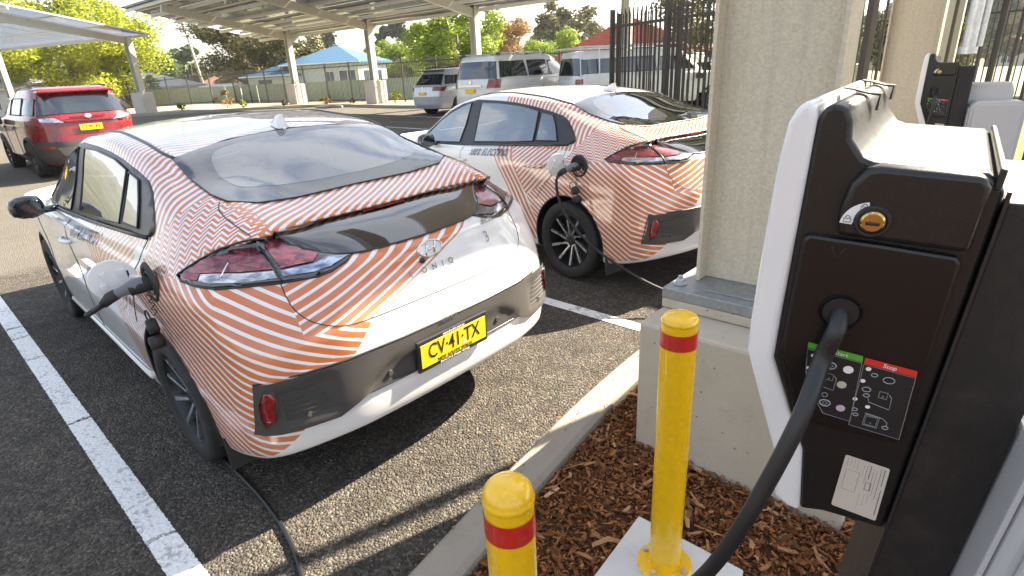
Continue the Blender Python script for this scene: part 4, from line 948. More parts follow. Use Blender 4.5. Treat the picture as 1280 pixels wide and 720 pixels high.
    ic = MB()
    for q in (R(16), R(70)):
        c_ = lc + V((.0025 + .020 * cos(q), .0014, .020 * sin(q) - .006)); ic.tube([c_ + V((.0022 * cos(a), 0, .0022 * sin(a) + .0024)) for a in [pi * k / 6 for k in range(7)]], .00035, 4); ic.tube([c_ + V(v) for v in ((-.0032, 0, -.0022), (.0032, 0, -.0022), (.0032, 0, .0016), (-.0032, 0, .0016))], .00035, 4, closed=True)
    ic.build('lock_symbol', LBT, lo)
    # instruction panels
    yk = .0078
    def poly(m_, pts, y): n_ = len(pts); m_.add([(a, y, b) for a, b in pts], [tuple(range(n_))])
    def outline(m_, pts, r=.00035, closed=True): m_.tube([(a, yk + .0006, b) for a, b in pts], r, 4, closed=closed)
    G0 = [(.0624, -.0381), (.0073, -.0438), (.0018, -.1369), (.0314, -.1334), (.0560, -.095), (.0600, -.0721)]
    R0 = [(.0050, -.0450), (-.0448, -.0503), (-.0494, -.1468), (.0026, -.1418)]
    b = MB(); poly(b, G0, yk); bs = b.build('start_instructions', PBL, t); b = MB(); poly(b, R0, yk); rs = b.build('stop_instructions', PBL, t)
    b = MB(); poly(b, [(.0624, -.0381), (.0073, -.0438), (.0060, -.0520), (.0620, -.0455)], yk + .0004); b.build('green_bar', GRNP, bs)
    b = MB(); poly(b, [(.0050, -.0450), (-.0448, -.0503), (-.0455, -.0585), (.0046, -.0530)], yk + .0004); b.build('red_bar', REDP, rs)
    tl = V((-.0498, 0, -.0053)).normalized(); tu = V((0, 0, 1))
    put_text('heading', 'Start', .0072, (.028, yk + .0006, -.0462), tl, tu, PWH, bs, ext=0); put_text('heading', 'Stop', .0072, (-.020, yk + .0006, -.0519), tl, tu, PWH, rs, ext=0)
    w1 = MB(); outline(w1, [(.0618, -.047), (.0066, -.0528), (.0024, -.1360), (.0312, -.1326), (.0552, -.095), (.0592, -.0721)])
    def dot(m_, x, z, r): m_.lathe([(.0001, 0), (r, 0)], 14, 'y', (x, yk + .0005, z), cap=False)
    def device(m_, x, z, s=1.): outline(m_, [(x - .004 * s, z - .0045 * s), (x + .004 * s, z - .004 * s), (x + .004 * s, z + .0045 * s), (x - .004 * s, z + .004 * s)], .0004); dot(m_, x, z - .002 * s, .0009)
    def loop(m_, pts): outline(m_, pts, .00045, False)
    device(w1, .0340, -.0795); loop(w1, [(.029, -.0775), (.0265, -.080), (.0270, -.097), (.046, -.093)]); 
    w1.build('line_drawing', GRYP, bs)
    dd = MB(); dot(dd, .0545, -.0550, .0026); dot(dd, .0565, -.0725, .0022); dot(dd, .0175, -.0650, .0052); dd.build_each('number_dots', PWH, bs)
    d2 = MB(); dot(d2, .0200, -.0870, .0050); d2.build('green_dot', LGRP, bs); d2 = MB(); dot(d2, .0150, -.1200, .0048); d2.build('pink_dot', PNKP, bs)
    k_ = MB()
    for cx_, cz_ in ((.0355, -.0640), (.0320, -.1170)): k_.tube([(cx_ + .0055 * cos(a), yk + .0006, cz_ + .0045 * sin(a)) for a in [2 * pi * i / 14 for i in range(14)]], .0009, 4, closed=True); k_.tube([(cx_ + .0025 * cos(a), yk + .0006, cz_ + .0020 * sin(a)) for a in [2 * pi * i / 10 for i in range(10)]], .0004, 4, closed=True)
    k_.tube([(.034 + .003 * cos(a), yk + .0006, -.1055 + .003 * sin(a)) for a in [2 * pi * i / 8 for i in range(8)]], .0005, 4, closed=True); k_.build_each('plug_drawing', GRYP, bs)
    w2 = MB(); outline(w2, [(.0045, -.054), (-.0450, -.0595), (-.0489, -.1460), (.0026, -.1408)])
    device(w2, -.0215, -.0900); loop(w2, [(-.027, -.088), (-.0300, -.092), (-.0310, -.108), (-.010, -.103), (-.0085, -.098)]); device(w2, -.0175, -.1290, 1.8); device(w2, -.0175, -.1290, 1.45)
    loop(w2, [(-.010, -.119), (-.0280, -.122), (-.0330, -.127), (-.0330, -.131)]); w2.build('line_drawing', GRYP, rs)
    k_ = MB()
    for cx_, cz_, r_ in ((-.0225, -.0690, .0055), (-.0045, -.0865, .0042), (-.0060, -.0945, .0030), (.0010, -.1170, .0026), (-.0010, -.1240, .0026), (-.0325, -.1340, .0030), (-.0080, -.0655, .0030)): k_.tube([(cx_ + r_ * cos(a), yk + .0006, cz_ + r_ * .75 * sin(a)) for a in [2 * pi * i / 12 for i in range(12)]], .0006, 4, closed=True)
    k_.build_each('plug_drawing', GRYP, rs)
    dd = MB(); dot(dd, -.0010, -.0590, .0027); dot(dd, .0010, -.0760, .0025); dot(dd, .0035, -.1025, .0025); dot(dd, -.0105, -.1100, .0025); dd.build_each('number_dots', PWH, rs)
    if full:
        lb = MB(); Lq = [(-.0044, -.1924), (-.0522, -.1983), (-.0554, -.2873), (-.0042, -.2804)]
        e = lambda u, v: V((Lq[0][0], 0, Lq[0][1])).lerp(V((Lq[1][0], 0, Lq[1][1])), u).lerp(V((Lq[3][0], 0, Lq[3][1])).lerp(V((Lq[2][0], 0, Lq[2][1])), u), v)
        lb.prism([(0.03, 0), (.97, 0), (1, .02), (1, .98), (.97, 1), (.03, 1), (0, .98), (0, .02)], lambda u, v, c: e(u, v) + V((0, .0012 + c, 0)), 0, .0005); lo_ = lb.build('rating_label', LBL, t)
        tx = MB(); rnd = random.Random(3)
        def mark(u0, v0, u1, v1): tx.add([e(u, v) + V((0, .0019, 0)) for u, v in ((u0, v0), (u1, v0), (u1, v1), (u0, v1))], [(0, 1, 2, 3)])
        for u, v0, v1, w_ in ((.08, .04, .20, .008), (.16, .04, .16, .008), (.24, .05, .18, .006), (.32, .05, .20, .006), (.53, .06, .40, .010), (.60, .05, .30, .020), (.68, .08, .50, .010), (.75, .10, .58, .008), (.83, .05, .62, .014), (.90, .05, .35, .022), (.92, .42, .90, .022), (.62, .60, .82, .006), (.70, .56, .75, .006), (.52, .60, .90, .006), (.46, .08, .28, .006)):
            v = v0
            while v < v1: l = rnd.uniform(.012, .035); mark(u, v, u + w_, min(v + l, v1)); v += l + .010
        for a_, b_, c_, d_ in ((.58, .36, .70, .50),): 
            tx.tube([e(u, v) + V((0, .0019, 0)) for u, v in ((a_, b_), (c_, b_), (c_, d_), (a_, d_))], .00025, 4, closed=True)
        tx.tube([e(u, v) + V((0, .0018, 0)) for u, v in ((.10, .24), (.40, .24), (.40, .62), (.10, .62))], .00015, 4, closed=True)
        tx.build('label_printing', LBT, lo_)
    ps = MB(); ps.box((-.108, -.075, -.645), (.078, .15, 1.57)); ps.build('post', POSTB, t, bevel=.003); ps = MB(); ps.box((-.0685, .001, -.60), (.003, .004, 1.5)); ps.build('post_edge', BLK, t)
    pb = MB(); pb.box((-.108, -.075, -1.262), (.20, .24, .016)); pb.build('base_plate', POSTB, t, bevel=.003)
    gb = MB(); gb.prism([(0, 0), (.30, 0), (.30, .50), (.27, .56), (.03, .56), (0, .53)], lambda a, b, c: V((-.158 - a * .9, c, b - .62)), -.10, .05); go = gb.build('switch_box', GBX, t, bevel=.012, seg=3)
    g2 = MB(); g2.prism([(.02, .02), (.28, .02), (.28, .49), (.26, .54), (.04, .54), (.02, .51)], lambda a, b, c: V((-.158 - a * .9, c, b - .62)), .050, .060); g2.build('box_lid', GBX, go, bevel=.004)
    for a_, b_ in ((.045, .05), (.25, .05), (.05, .48), (.25, .48)):
        g3 = MB(); g3.lathe([(.0001, .0605), (.011, .0605), (.0125, .0585)], 20, 'y', (-.158 - a_ * .9, 0, b_ - .62)); g3.build('lid_screw', GBX, go)
    g4 = MB(); g4.prism([(.0, .0), (.012, .0), (.012, .5), (.0, .5)], lambda a, b, c: V((-.1505 - a * .5, c, b - .60)), -.06, .045); g4.box((-.151, .035, -.40), (.012, .02, .05)); g4.box((-.151, .035, -.52), (.012, .02, .07)); g4.build('hinge_strip', GBX, go, bevel=.002)
    return t
fg = make_charger('large black and white EV charger in the right foreground with a cable')
ZX, ZZ = V((-.88689367, .46009104, .0416635)), V((-.01693613, -.12250663, .99232318)); ZY = ZZ.cross(ZX)
fg.matrix_world = M(((ZX.x, ZY.x, ZZ.x, .39286), (ZX.y, ZY.y, ZZ.y, .5457), (ZX.z, ZY.z, ZZ.z, 1.36529), (0, 0, 0, 1)))
bgc = copy_tree(fg); bgc['label'] = 'smaller looking black and white EV charger in the distance below a steel pipe'
for o in (fg, bgc): o['group'] = 'EV chargers on black posts'
ZX2 = V((-.865, .50, 0)).normalized(); ZY2 = V((0, 0, 1)).cross(ZX2)
bgc.matrix_world = M(((ZX2.x, ZY2.x, 0, 2.735), (ZX2.y, ZY2.y, 0, 3.675), (0, 0, 1, 1.372), (0, 0, 0, 1)))
def conduit(loc, label, grp):
    t = thing('conduit_pipe', label, 'pipe', loc, 0, grp)
    m_ = MB(); m_.tube([(0, 0, 0), (0, 0, 1.7)], .036, 20); smooth_angle(m_.build('pipe', GALW, t), 40)
    m_ = MB(); m_.tube([(.085, .03, .02), (.085, .03, 1.7)], .022, 16); smooth_angle(m_.build('pipe', GALW, t), 40)
    m_ = MB(); m_.lathe([(.04, -.02), (.05, -.018), (.05, .02), (.04, .022)], 20); m_.build('pipe_collar', GALW, t)
conduit((2.862, 3.70, 1.60), 'galvanised pipe rising out of the distant charger post', 'galvanised cable pipes')
sb = thing('switch_enclosure', 'light grey switch box right of the distant charger', 'switch box', (3.06, 3.72, 0), R(-30))
m_ = MB(); m_.prism([(-.12, .55), (.12, .55), (.12, 1.36), (.10, 1.41), (-.10, 1.41), (-.12, 1.38)], lambda a, b, c: V((a, c, b)), -.10, .04); m_.build('box', GBX, sb, bevel=.012)
m_ = MB(); m_.prism([(-.07, .95), (-.03, .90), (.03, .95), (.06, 1.10), (.06, 1.30), (-.08, 1.30)], lambda a, b, c: V((a, c, b)), -.115, -.095); m_.build('front_relief', GBX, sb, bevel=.006)
m_ = MB(); m_.box((0, 0, .28), (.09, .05, .54)); m_.build('support', POSTB, sb)
# pipe fitting at the head of the near post
cf = thing('cable_fitting', 'bright metal cable fitting at the very right edge on the near post', 'pipe fitting', (.52, .520, 1.575))
m_ = MB(); m_.tube([(0, -.005, 0), (.02, -.06, .003)], [.012, .016], 14); m_.tube([(.02, -.06, .003), (.028, -.09, .005)], .020, 6); m_.build('gland', BRS, cf); m_ = MB(); m_.tube([(.028, -.09, .005), (.06, -.2, .01)], .014, 12); m_.build('hose', GALW, cf)

# ------------------------------------------------------------ charging cables and plugs
def cable(label, pts, r, sub=10):
    m_ = MB(); m_.tube(cr_curve(pts, sub), r, 14); return tag(m_.build('charging_cable', CBL, None, True), label, 'cable', 'charging cables')
def Fg(a, b, c): return fg.matrix_world @ V((a, b, c))
def plug(car_o, label, tilt=0):
    """charging gun in car space at the port, pointing out to the left"""
    t = thing('charging_plug', label, 'charging plug', (0, 0, 0), 0, 'plugs in the charge ports')
    t.matrix_world = car_o.matrix_world @ M.Translation((-.138, .884, .924))
    g = MB(); ax = [(0, -.01, 0), (.003, .035, 0), (.012, .07, -.004)]; g.tube(ax, [.030, .031, .029], 18); smooth_angle(g.build('plug_head', BLM, t), 50)
    h_ = MB(); path = [V((.0, .022, .004)), V((.004, .050, .004)), V((.012, .080, -.002)), V((.022, .112, -.012)), V((.032, .138, -.024))]; 
    vs = []; hw = [.026, .027, .022, .019, .019]; hh = [.031, .030, .022, .018, .018]; n_ = 12
    for i, p in enumerate(path):
        d = (path[min(i + 1, 4)] - path[max(i - 1, 0)]).normalized(); u = d.cross(V((0, 0, 1))).normalized(); w_ = u.cross(d)
        for k in range(n_): q = 2 * pi * k / n_; vs.append(p + u * hw[i] * (abs(cos(q)) ** .7) * (1 if cos(q) > 0 else -1) + w_ * hh[i] * (abs(sin(q)) ** .7) * (1 if sin(q) > 0 else -1))
    h_.add(vs, [(i * n_ + k, i * n_ + (k + 1) % n_, (i + 1) * n_ + (k + 1) % n_, (i + 1) * n_ + k) for i in range(4) for k in range(n_)] + [tuple(range(n_)), tuple(range(4 * n_, 5 * n_))]); smooth_angle(h_.build('handle', pbr('plug_grey', (.14, .145, .155), .4, coat=.1), t), 60)
    b_ = MB(); b_.tube([path[3], path[4], path[4] + V((.018, .022, -.022))], [.0215, .0225, .017], 14); b_.build('grip', BLM, t, True)
    c_ = MB(); cc = V((.02, .03, -.14)); coil = [V((.012, .012, -.045)) + V((.006 * sin(k * .9), .008 * cos(k * .9), -.0045 * k)) for k in range(22)]; c_.tube(coil, .0022, 5); c_.build('coiled_lanyard', BLM, t, True)
    d_ = MB(); d_.tube([cc + V((.035 * cos(a), .008, .028 * sin(a))) for a in [2 * pi * k / 16 for k in range(16)]], .0035, 6, closed=True); d_.lathe([(.001, -.010), (.030, -.010), (.034, .0), (.030, .024), (.001, .026)], 16, 'y', cc + V((-.02, 0, -.035))); d_.lathe([(.001, 0), (.028, 0), (.028, .05), (.001, .05)], 14, 'y', cc + V((-.05, -.01, -.095))); d_.build('dust_cap', BLM, t, True)
    return t, t.matrix_world @ (path[4] + V((.016, .020, -.020)))
c1 = make_hatchback('white and orange striped electric hatchback charging nearest the camera, plate towards us')
place(c1, -.91096, 2.87573, R(135.859), .004, R(-1.2)); c1['group'] = 'striped electric hatchbacks on charge'
c2 = copy_tree(c1); place(c2, 1.15455, 4.90042, R(127.892), .004, 0); c2['label'] = 'second striped electric hatchback in the next bay, partly behind the steel column'
bpy.context.view_layer.update()
p1_, e1 = plug(c1, 'grey and black charging plug in the nearest car'); p2_, e2 = plug(c2, 'charging plug in the second car beside the orange rear wheel arch')
def carp(c, x, y, z): return c.matrix_world @ V((x, y, z))
cable('thick black charging cable hanging from the near charger down past the tall bollard', [Fg(.0386, -.02, .010), Fg(.0388, .004, .004), Fg(.0400, .020, -.012), (.341, .552, 1.317), (.321, .534, 1.272), (.303, .527, 1.225), (.285, .527, 1.170), (.263, .532, 1.10), (.237, .557, 1.0), (.20, .62, .86), (.13, .72, .64), (.03, .84, .36), (-.10, .95, .12), (-.28, 1.0, .105), (-.45, 1.05, .06), (-.62, 1.16, .013)], .0098)
cable('black charging cable lying on the asphalt up to the nearest car', [(-.62, 1.16, .012), (-.72, 1.36, .012), (-.86, 1.62, .012), (-1.05, 1.86, .012), (-1.33, 2.14, .012), (-1.55, 2.33, .02), (-1.78, 2.58, .10), (-1.92, 2.78, .33), (-1.93, 2.84, .55), (-1.86, 2.78, .72), e1 + V((-.05, -.02, -.03)), e1], .0098)
cable('thin black cable hanging from the second car towards the concrete plinth', [e2, e2 + V((-.02, -.02, -.05)), carp(c2, -.10, 1.05, .70), carp(c2, -.18, 1.03, .55), carp(c2, -.42, 1.0, .37), carp(c2, -.80, .95, .22), (1.15, 3.55, .12), (1.28, 3.30, .10), (1.6, 3.5, .10), (2.3, 3.9, .06), (2.65, 3.75, .3), bgc.matrix_world @ V((.0386, .09, -.15)), bgc.matrix_world @ V((.0386, .04, -.01)), bgc.matrix_world @ V((.0386, -.005, .006))], .0105)
# ------------------------------------------------------------ background
FBLK = pbr('fence_black_steel', (.020, .020, .022), .5); FBRN = pbr('fence_dark_brown_steel', (.040, .030, .024), .45, var=.2)
GRN = pbr('green_steel_cladding', (.40, .48, .34), .5, var=.08); DGRN = pbr('dark_green_steel', (.020, .050, .030), .5)
KW = pbr('white_render', (.62, .61, .58), .8); GLSB = pbr('house_window_glass', (.05, .07, .09), .1, coat=.5)
def ground_fence(label, pts, h_, mat, post_w, paling, pitch, single, spear=.0, rails=(.18, .88), grp=None, name='palisade_fence', pm=None, zlift=0):
    t = thing(name, label, 'fence', (0, 0, 0), 0, grp); bars = MB(); proto = {}
    for (x0, y0), (x1, y1) in zip(pts[:-1], pts[1:]):
        a, b = V((x0, y0, 0)), V((x1, y1, 0)); L_ = (b - a).length; n_ = max(1, round(L_ / 2.4)); ang = atan2(y1 - y0, x1 - x0)
        for i in range(n_ + 1):
            p = a.lerp(b, i / n_); z = gz(p.x, p.y) + zlift
            if i < n_ or (x1, y1) == tuple(pts[-1]):
                if 'post' not in proto:
                    m_ = MB(); m_.box((0, 0, (h_ + .04) / 2), (post_w, post_w, h_ + .04)); m_.box((0, 0, h_ + .05), (post_w * 1.1, post_w * 1.1, .02)); proto['post'] = m_.mesh('post'); proto['post'].materials.append(mat)
                o = bpy.data.objects.new('post', proto['post']); COL.objects.link(o); o.parent = t; o.location = (p.x, p.y, z); o.rotation_euler = (0, 0, ang)
        for i in range(n_):
            p, q = a.lerp(b, i / n_), a.lerp(b, (i + 1) / n_); zp, zq = gz(p.x, p.y) + zlift, gz(q.x, q.y) + zlift
            for r_ in rails:
                m_ = MB(); m_.bar(p + V((0, 0, zp + h_ * r_)), q + V((0, 0, zq + h_ * r_)), .035, .04); m_.build('rail', mat, t)
            m = int((q - p).length / pitch)
            for k in range(1, m + 1):
                c = p.lerp(q, (k) / (m + 1)); z = zp + (zq - zp) * k / (m + 1); off = V((-sin(ang), cos(ang), 0)) * .03
                if single:
                    if 'pal' not in proto:
                        m_ = MB(); w_ = paling; m_.box((0, 0, h_ / 2 - .0), (w_, .018, h_ - .06)); m_.add([(-w_ * .95, -.008, h_ - .03), (w_ * .95, -.008, h_ - .03), (0, -.008, h_ + spear), (-w_ * .95, .008, h_ - .03), (w_ * .95, .008, h_ - .03), (0, .008, h_ + spear)], [(0, 1, 2), (5, 4, 3), (0, 3, 4, 1), (1, 4, 5, 2), (2, 5, 3, 0)]); m_.box((0, 0, h_ - .045), (w_ * .6, .014, .05))
                        proto['pal'] = m_.mesh('paling'); proto['pal'].materials.append(mat)
                    o = bpy.data.objects.new('paling', proto['pal']); COL.objects.link(o); o.parent = t; o.location = c + off + V((0, 0, z)); o.rotation_euler = (0, 0, ang)
                else:
                    bars.box(c + V((0, 0, z + h_ / 2 + .04)), (paling, paling, h_), rz=ang)
    if bars.v: tag(bars.build('paling', mat, t), kind='stuff')
    return t
ground_fence('long black steel fence with thin bars behind the far garden bed', [(-34, 50.5), (-18.8, 42.5), (-13.3, 37.1), (-8.3, 33.4), (-5, 30.9), (2.5, 25.6), (6.0, 23.4)], 2.1, FBLK, .065, .016, .115, False, rails=(.08, .92), name='bar_fence')
ground_fence('dark brown spear-topped palisade fence right of the striped cars', [(2.34, 12.70), (4.2, 6.95), (5.7, 2.3)], 2.52, FBRN, .08, .026, .155, True, .06, rails=(.17, .90))
ground_fence('sliding palisade gate panel doubled up behind the brown fence', [(2.62, 13.5), (4.05, 9.1)], 2.50, FBRN, .07, .028, .15, True, .06, rails=(.10, .92), name='sliding_gate')
# far fence seen through the right hand palings
ground_fence('thin black fence with ball finials far behind the second column', [(9.0, 21.5), (13.5, 13.0), (17, 5)], 2.5, FBLK, .07, .022, .14, False, rails=(.1, .9), name='bar_fence')
for i, (x, y, hh) in enumerate([(6.28, 9.15, 2.62), (7.55, 7.60, 2.72)]):
    t = thing('green_cabinet_post', ['dark green flat post behind the fence, left of the second column', 'dark green flat post behind the galvanised pipe'][i], 'post', (x, y, 0), R(-40)); m_ = MB(); m_.box((0, 0, hh / 2), (.30, .10, hh)); m_.build('post', DGRN, t, bevel=.01); m_ = MB(); m_.box((0, 0, hh + .015), (.34, .13, .03)); m_.build('cap', DGRN, t)
# green corrugated boundary fence
def clad_fence(label, pts, h_, z0):
    t = thing('corrugated_fence', label, 'fence'); proto = None
    for (x0, y0), (x1, y1) in zip(pts[:-1], pts[1:]):
        a, b = V((x0, y0, 0)), V((x1, y1, 0)); L_ = (b - a).length; n_ = round(L_ / 2.36); ang = atan2(y1 - y0, x1 - x0)
        for i in range(n_):
            if proto is None:
                m_ = MB(); vs = []; N_ = 6; xs = []
                for k in range(N_): u = k * 2.36 / N_; w_ = 2.36 / N_; xs += [(u, 0), (u + w_ * .55, 0), (u + w_ * .65, .035), (u + w_ * .9, .035)]
                xs.append((2.36, 0)); vs = [(x, y, z) for z in (0, h_) for x, y in xs]; n2 = len(xs); m_.add(vs, [(k, k + 1, k + 1 + n2, k + n2) for k in range(n2 - 1)]); m_.box((1.18, .015, h_ + .02), (2.36, .06, .05)); m_.box((0, .01, h_ / 2), (.06, .07, h_))
                proto = m_.mesh('panel'); proto.materials.append(GRN)
            p = a.lerp(b, i / n_); o = bpy.data.objects.new('panel', proto); COL.objects.link(o); o.parent = t; o.location = (p.x, p.y, z0); o.rotation_euler = (0, 0, ang)
clad_fence('pale green corrugated metal boundary fence beyond the black bar fence', [(-44, 60), (-24, 48), (-16.5, 41), (-9, 37.2), (-2.5, 34), (4, 29)], 1.50, -.12)
# garden bed with plants, and its kerb
kerb('kerb', FARK[::-1], .16, .13, KERB)
soil = N('dry_garden_soil'); _p = soil.pos(); soil.set(color=soil.mix(soil.noise(6, 7, .7, _p), (.30, .22, .14, 1), (.42, .35, .26, 1)), rough=.95); soil.bump(soil.noise(30, 5, .7, _p), .6, .03)
sheet('garden_bed', off_line(FARK, -.14)[::-1] + [(-40, 44), (-36, 54), (-18.8, 44), (-13, 38.5), (-8, 34.6), (-4.6, 32.2), (3, 26.8), (9, 22)], .05, soil.m, 3)
lawn = N('lawn_grass'); _p = lawn.pos(); lawn.set(color=lawn.mix(lawn.noise(3, 7, .7, _p), (.12, .20, .03, 1), (.22, .28, .05, 1)), rough=.95); lawn.bump(lawn.noise(60, 5, .7, _p), .8, .04)  # grass green varied by noise
sheet('lawn', [(5.2, 13.5), (9.0, 19.0), (20, 16), (26, 4), (8.5, 3.5), (6.4, 8)], .02, lawn.m, 2)
sheet('lawn', [(-22, 45.5), (-30, 51), (-26, 49.6), (-20, 45.6), (-17, 41.8), (-13.6, 38.6), (-15, 39.5)], .03, lawn.m, 2)
def leaf_mat(name, c1, c2, tr=.35):
    a = N(name); oi = a.n('ObjectInfo'); g_ = a.attr('tint')
    col = a.mix(g_, (*c1, 1), (*c2, 1)); a.set(color=col, rough=.55, spec=.3)
    t_ = a.n('BsdfTranslucent'); a.put(t_.inputs[0], col); mxs = a.n('MixShader'); mxs.inputs[0].default_value = tr
    a.t.links.new(a.b.outputs[0], mxs.inputs[1]); a.t.links.new(t_.outputs[0], mxs.inputs[2]); a.t.links.new(mxs.outputs[0], a.out.inputs[0]); return a.m
BARKT = pbr('tree_bark', (.16, .12, .09), .9, bump=.6, bscale=20)
def crown_mesh(rnd, rx, ry, rz, n, leaf, lumps=26, gap=.25, squash=1.0):
    """clumps of small leaf faces spread through an uneven crown"""
    cl = []
    for k in range(lumps):
        q, s_ = rnd.uniform(0, 2 * pi), rnd.uniform(-.85, 1); r_ = sqrt(max(0, 1 - s_ * s_)); d = rnd.uniform(.45, 1)
        cl.append((V((rx * r_ * cos(q) * d, ry * r_ * sin(q) * d, rz * s_ * d)), rnd.uniform(.20, .38) * min(rx, rz)))
    P = np.empty((n * 4, 3)); tint = np.empty(n * 4)
    for i in range(n):
        c, r_ = cl[rnd.randrange(lumps)]; d = V((rnd.gauss(0, 1), rnd.gauss(0, 1), rnd.gauss(0, 1))).normalized(); rr = r_ * (rnd.random() ** .33) * rnd.choice((1, 1, 1, 1.15))
        p = c + V((d.x * rr, d.y * rr, d.z * rr * .8 * squash)); nrm = (d + V((rnd.gauss(0, .6), rnd.gauss(0, .6), rnd.gauss(0, .6)))).normalized()
        u = nrm.cross(V((0, 0, 1)));
        if u.length < .1: u = V((1, 0, 0))
        u.normalize(); w_ = nrm.cross(u); l = leaf * rnd.uniform(.6, 1.4); b_ = l * rnd.uniform(.4, .8)
        for j, (a_, c_) in enumerate(((-1, 0), (0, -1), (1, 0), (0, 1))): P[i * 4 + j] = p + u * (a_ * l) + w_ * (c_ * b_)
        tint[i * 4:i * 4 + 4] = rnd.random()
    me = bpy.data.meshes.new('crown'); me.vertices.add(n * 4); me.vertices.foreach_set('co', P.ravel()); me.loops.add(n * 4); me.loops.foreach_set('vertex_index', np.arange(n * 4)); me.polygons.add(n); me.polygons.foreach_set('loop_start', np.arange(n) * 4)
    me.update(calc_edges=True); at = me.attributes.new('tint', 'FLOAT', 'POINT'); at.data.foreach_set('value', tint); me.validate(); return me, cl
def tree(label, loc, h_, r_, mat, n=9000, leaf=.16, seed=1, trunk=.28, grp=None, name='tree', rz=None, base=.22, lumps=26):
    rnd = random.Random(seed); t = thing(name, label, 'tree', (loc[0], loc[1], loc[2]), 0, grp)
    cz = h_ * (base + (1 - base) / 2); rz = rz or h_ * (1 - base) / 2
    me, cl = crown_mesh(rnd, r_, r_, rz, n, leaf, lumps); o = link('crown', me, mat, t); o.location = (0, 0, cz); o['kind'] = 'stuff'
    tr = MB(); tr.tube([(0, 0, -.3), (.05, 0, h_ * base * .6), (0, .05, h_ * base * 1.2), (0, 0, cz * 1.1)], [trunk * 1.25, trunk, trunk * .8, trunk * .3], 10)
    for c, q in cl[:14]:
        p0 = V((0, 0, h_ * base * rnd.uniform(.9, 1.8))); p2 = V((c.x, c.y, c.z + cz)); tr.tube([p0, p0.lerp(p2, .5) + V((0, 0, .2)), p2], [trunk * .38, trunk * .22, trunk * .06], 6)
    tr.build('trunk', BARKT, t, True); return t
LF1 = leaf_mat('bright_yellow_green_leaf', (.20, .27, .020), (.42, .42, .035), .45)
LF2 = leaf_mat('olive_leaf', (.060, .075, .030), (.20, .17, .070), .25)
LF3 = leaf_mat('dark_conifer_leaf', (.025, .045, .022), (.055, .075, .030), .15)
LF4 = leaf_mat('fresh_green_leaf', (.13, .22, .022), (.30, .36, .04), .4)
LF5 = leaf_mat('autumn_leaf', (.22, .13, .04), (.40, .24, .08), .3)
LF6 = leaf_mat('mid_green_leaf', (.05, .085, .028), (.12, .16, .045), .25)
def AT(px, depth, zb=None):      # metres along the view axis; used only to read positions off a plan
    d = V((0, cos(_p), -sin(_p)))
    return None
tree('large bright yellow-green tree behind the left solar canopy', (-32.6, 46.5, .0), 8.9, 5.9, LF1, 60000, .105, 11, .30, base=.04, lumps=90, rz=4.3)
tree('broad olive and brown gum tree right of the power pole', (-24.5, 58.5, -.8), 9.6, 4.7, LF2, 30000, .12, 5, .32, base=.12, lumps=46, rz=4.3)
tree('smaller olive tree at the right shoulder of the gum tree', (-19.2, 57, -.8), 7.8, 3.2, LF2, 14000, .12, 6, .25, base=.12, lumps=30)
tree('bright green round tree beside the silver cars', (-2.6, 38.5, 0), 6.2, 3.0, LF4, 26000, .09, 7, .22, base=.1, lumps=40)
tree('yellow-green tree behind the blue roofed house', (-11.5, 69, -1.5), 7.4, 3.4, LF4, 14000, .12, 8, .25, base=.12)
tree('small yellow-green tree left of the blue roofed house', (-23.5, 78, -1.5), 7.4, 3.4, LF4, 6000, .18, 9, .25, base=.12)
tree('orange tinted autumn tree above the big four wheel drive', (1.4, 62, -1), 7.6, 3.2, LF5, 15000, .11, 10, .25, base=.12, lumps=34)
tree('olive bush at the left foot of the autumn tree', (-2.2, 60, -1), 5.2, 2.7, LF6, 6000, .15, 12, .2, base=.05)
tree('yellowish green tree left of the red tiled roof', (4.6, 52, -1), 5.8, 3.0, LF4, 14000, .10, 13, .2, base=.08)
tree('thin dark gum tree above the red tiled roof', (7.6, 72, -1), 10.2, 3.6, LF2, 6000, .2, 14, .25, base=.3)
tree('tall dark pine left of the gum tree', (-39.5, 66, -1), 10.4, 2.0, LF3, 6000, .2, 15, .25, base=.1)
tree('dark pine beyond the yellow-green tree', (-44, 66, -1), 11.5, 2.2, LF3, 6000, .2, 16, .25, base=.1)
tree('mid green tree at the right edge of the yellow-green tree', (-32, 52, -.3), 5.2, 2.3, LF6, 6000, .15, 17, .2, base=.05)
tree('orange brown tree at the left edge under the canopy', (-40, 44, 0), 5.4, 2.0, LF5, 5000, .15, 18, .2, base=.1)
for i, (x, y, h_, r_, m_) in enumerate([(11.5, 24, 3.4, 2.2, LF6), (14.5, 21, 3.0, 2.0, LF2), (17.5, 17, 3.4, 2.4, LF6), (19.5, 12, 3.2, 2.2, LF2), (9.8, 27, 6.2, 2.6, LF2)]):
    tree(['rounded green shrub through the palings, nearest the near column', 'olive shrub through the palings between the two columns', 'green shrub behind the distant charger', 'olive shrub behind the galvanised pipe', 'dark tree top behind the brown palisade fence'][i], (x, y, .1), h_, r_, m_, 7000, .10, 30 + i, .12, base=.02, lumps=34)
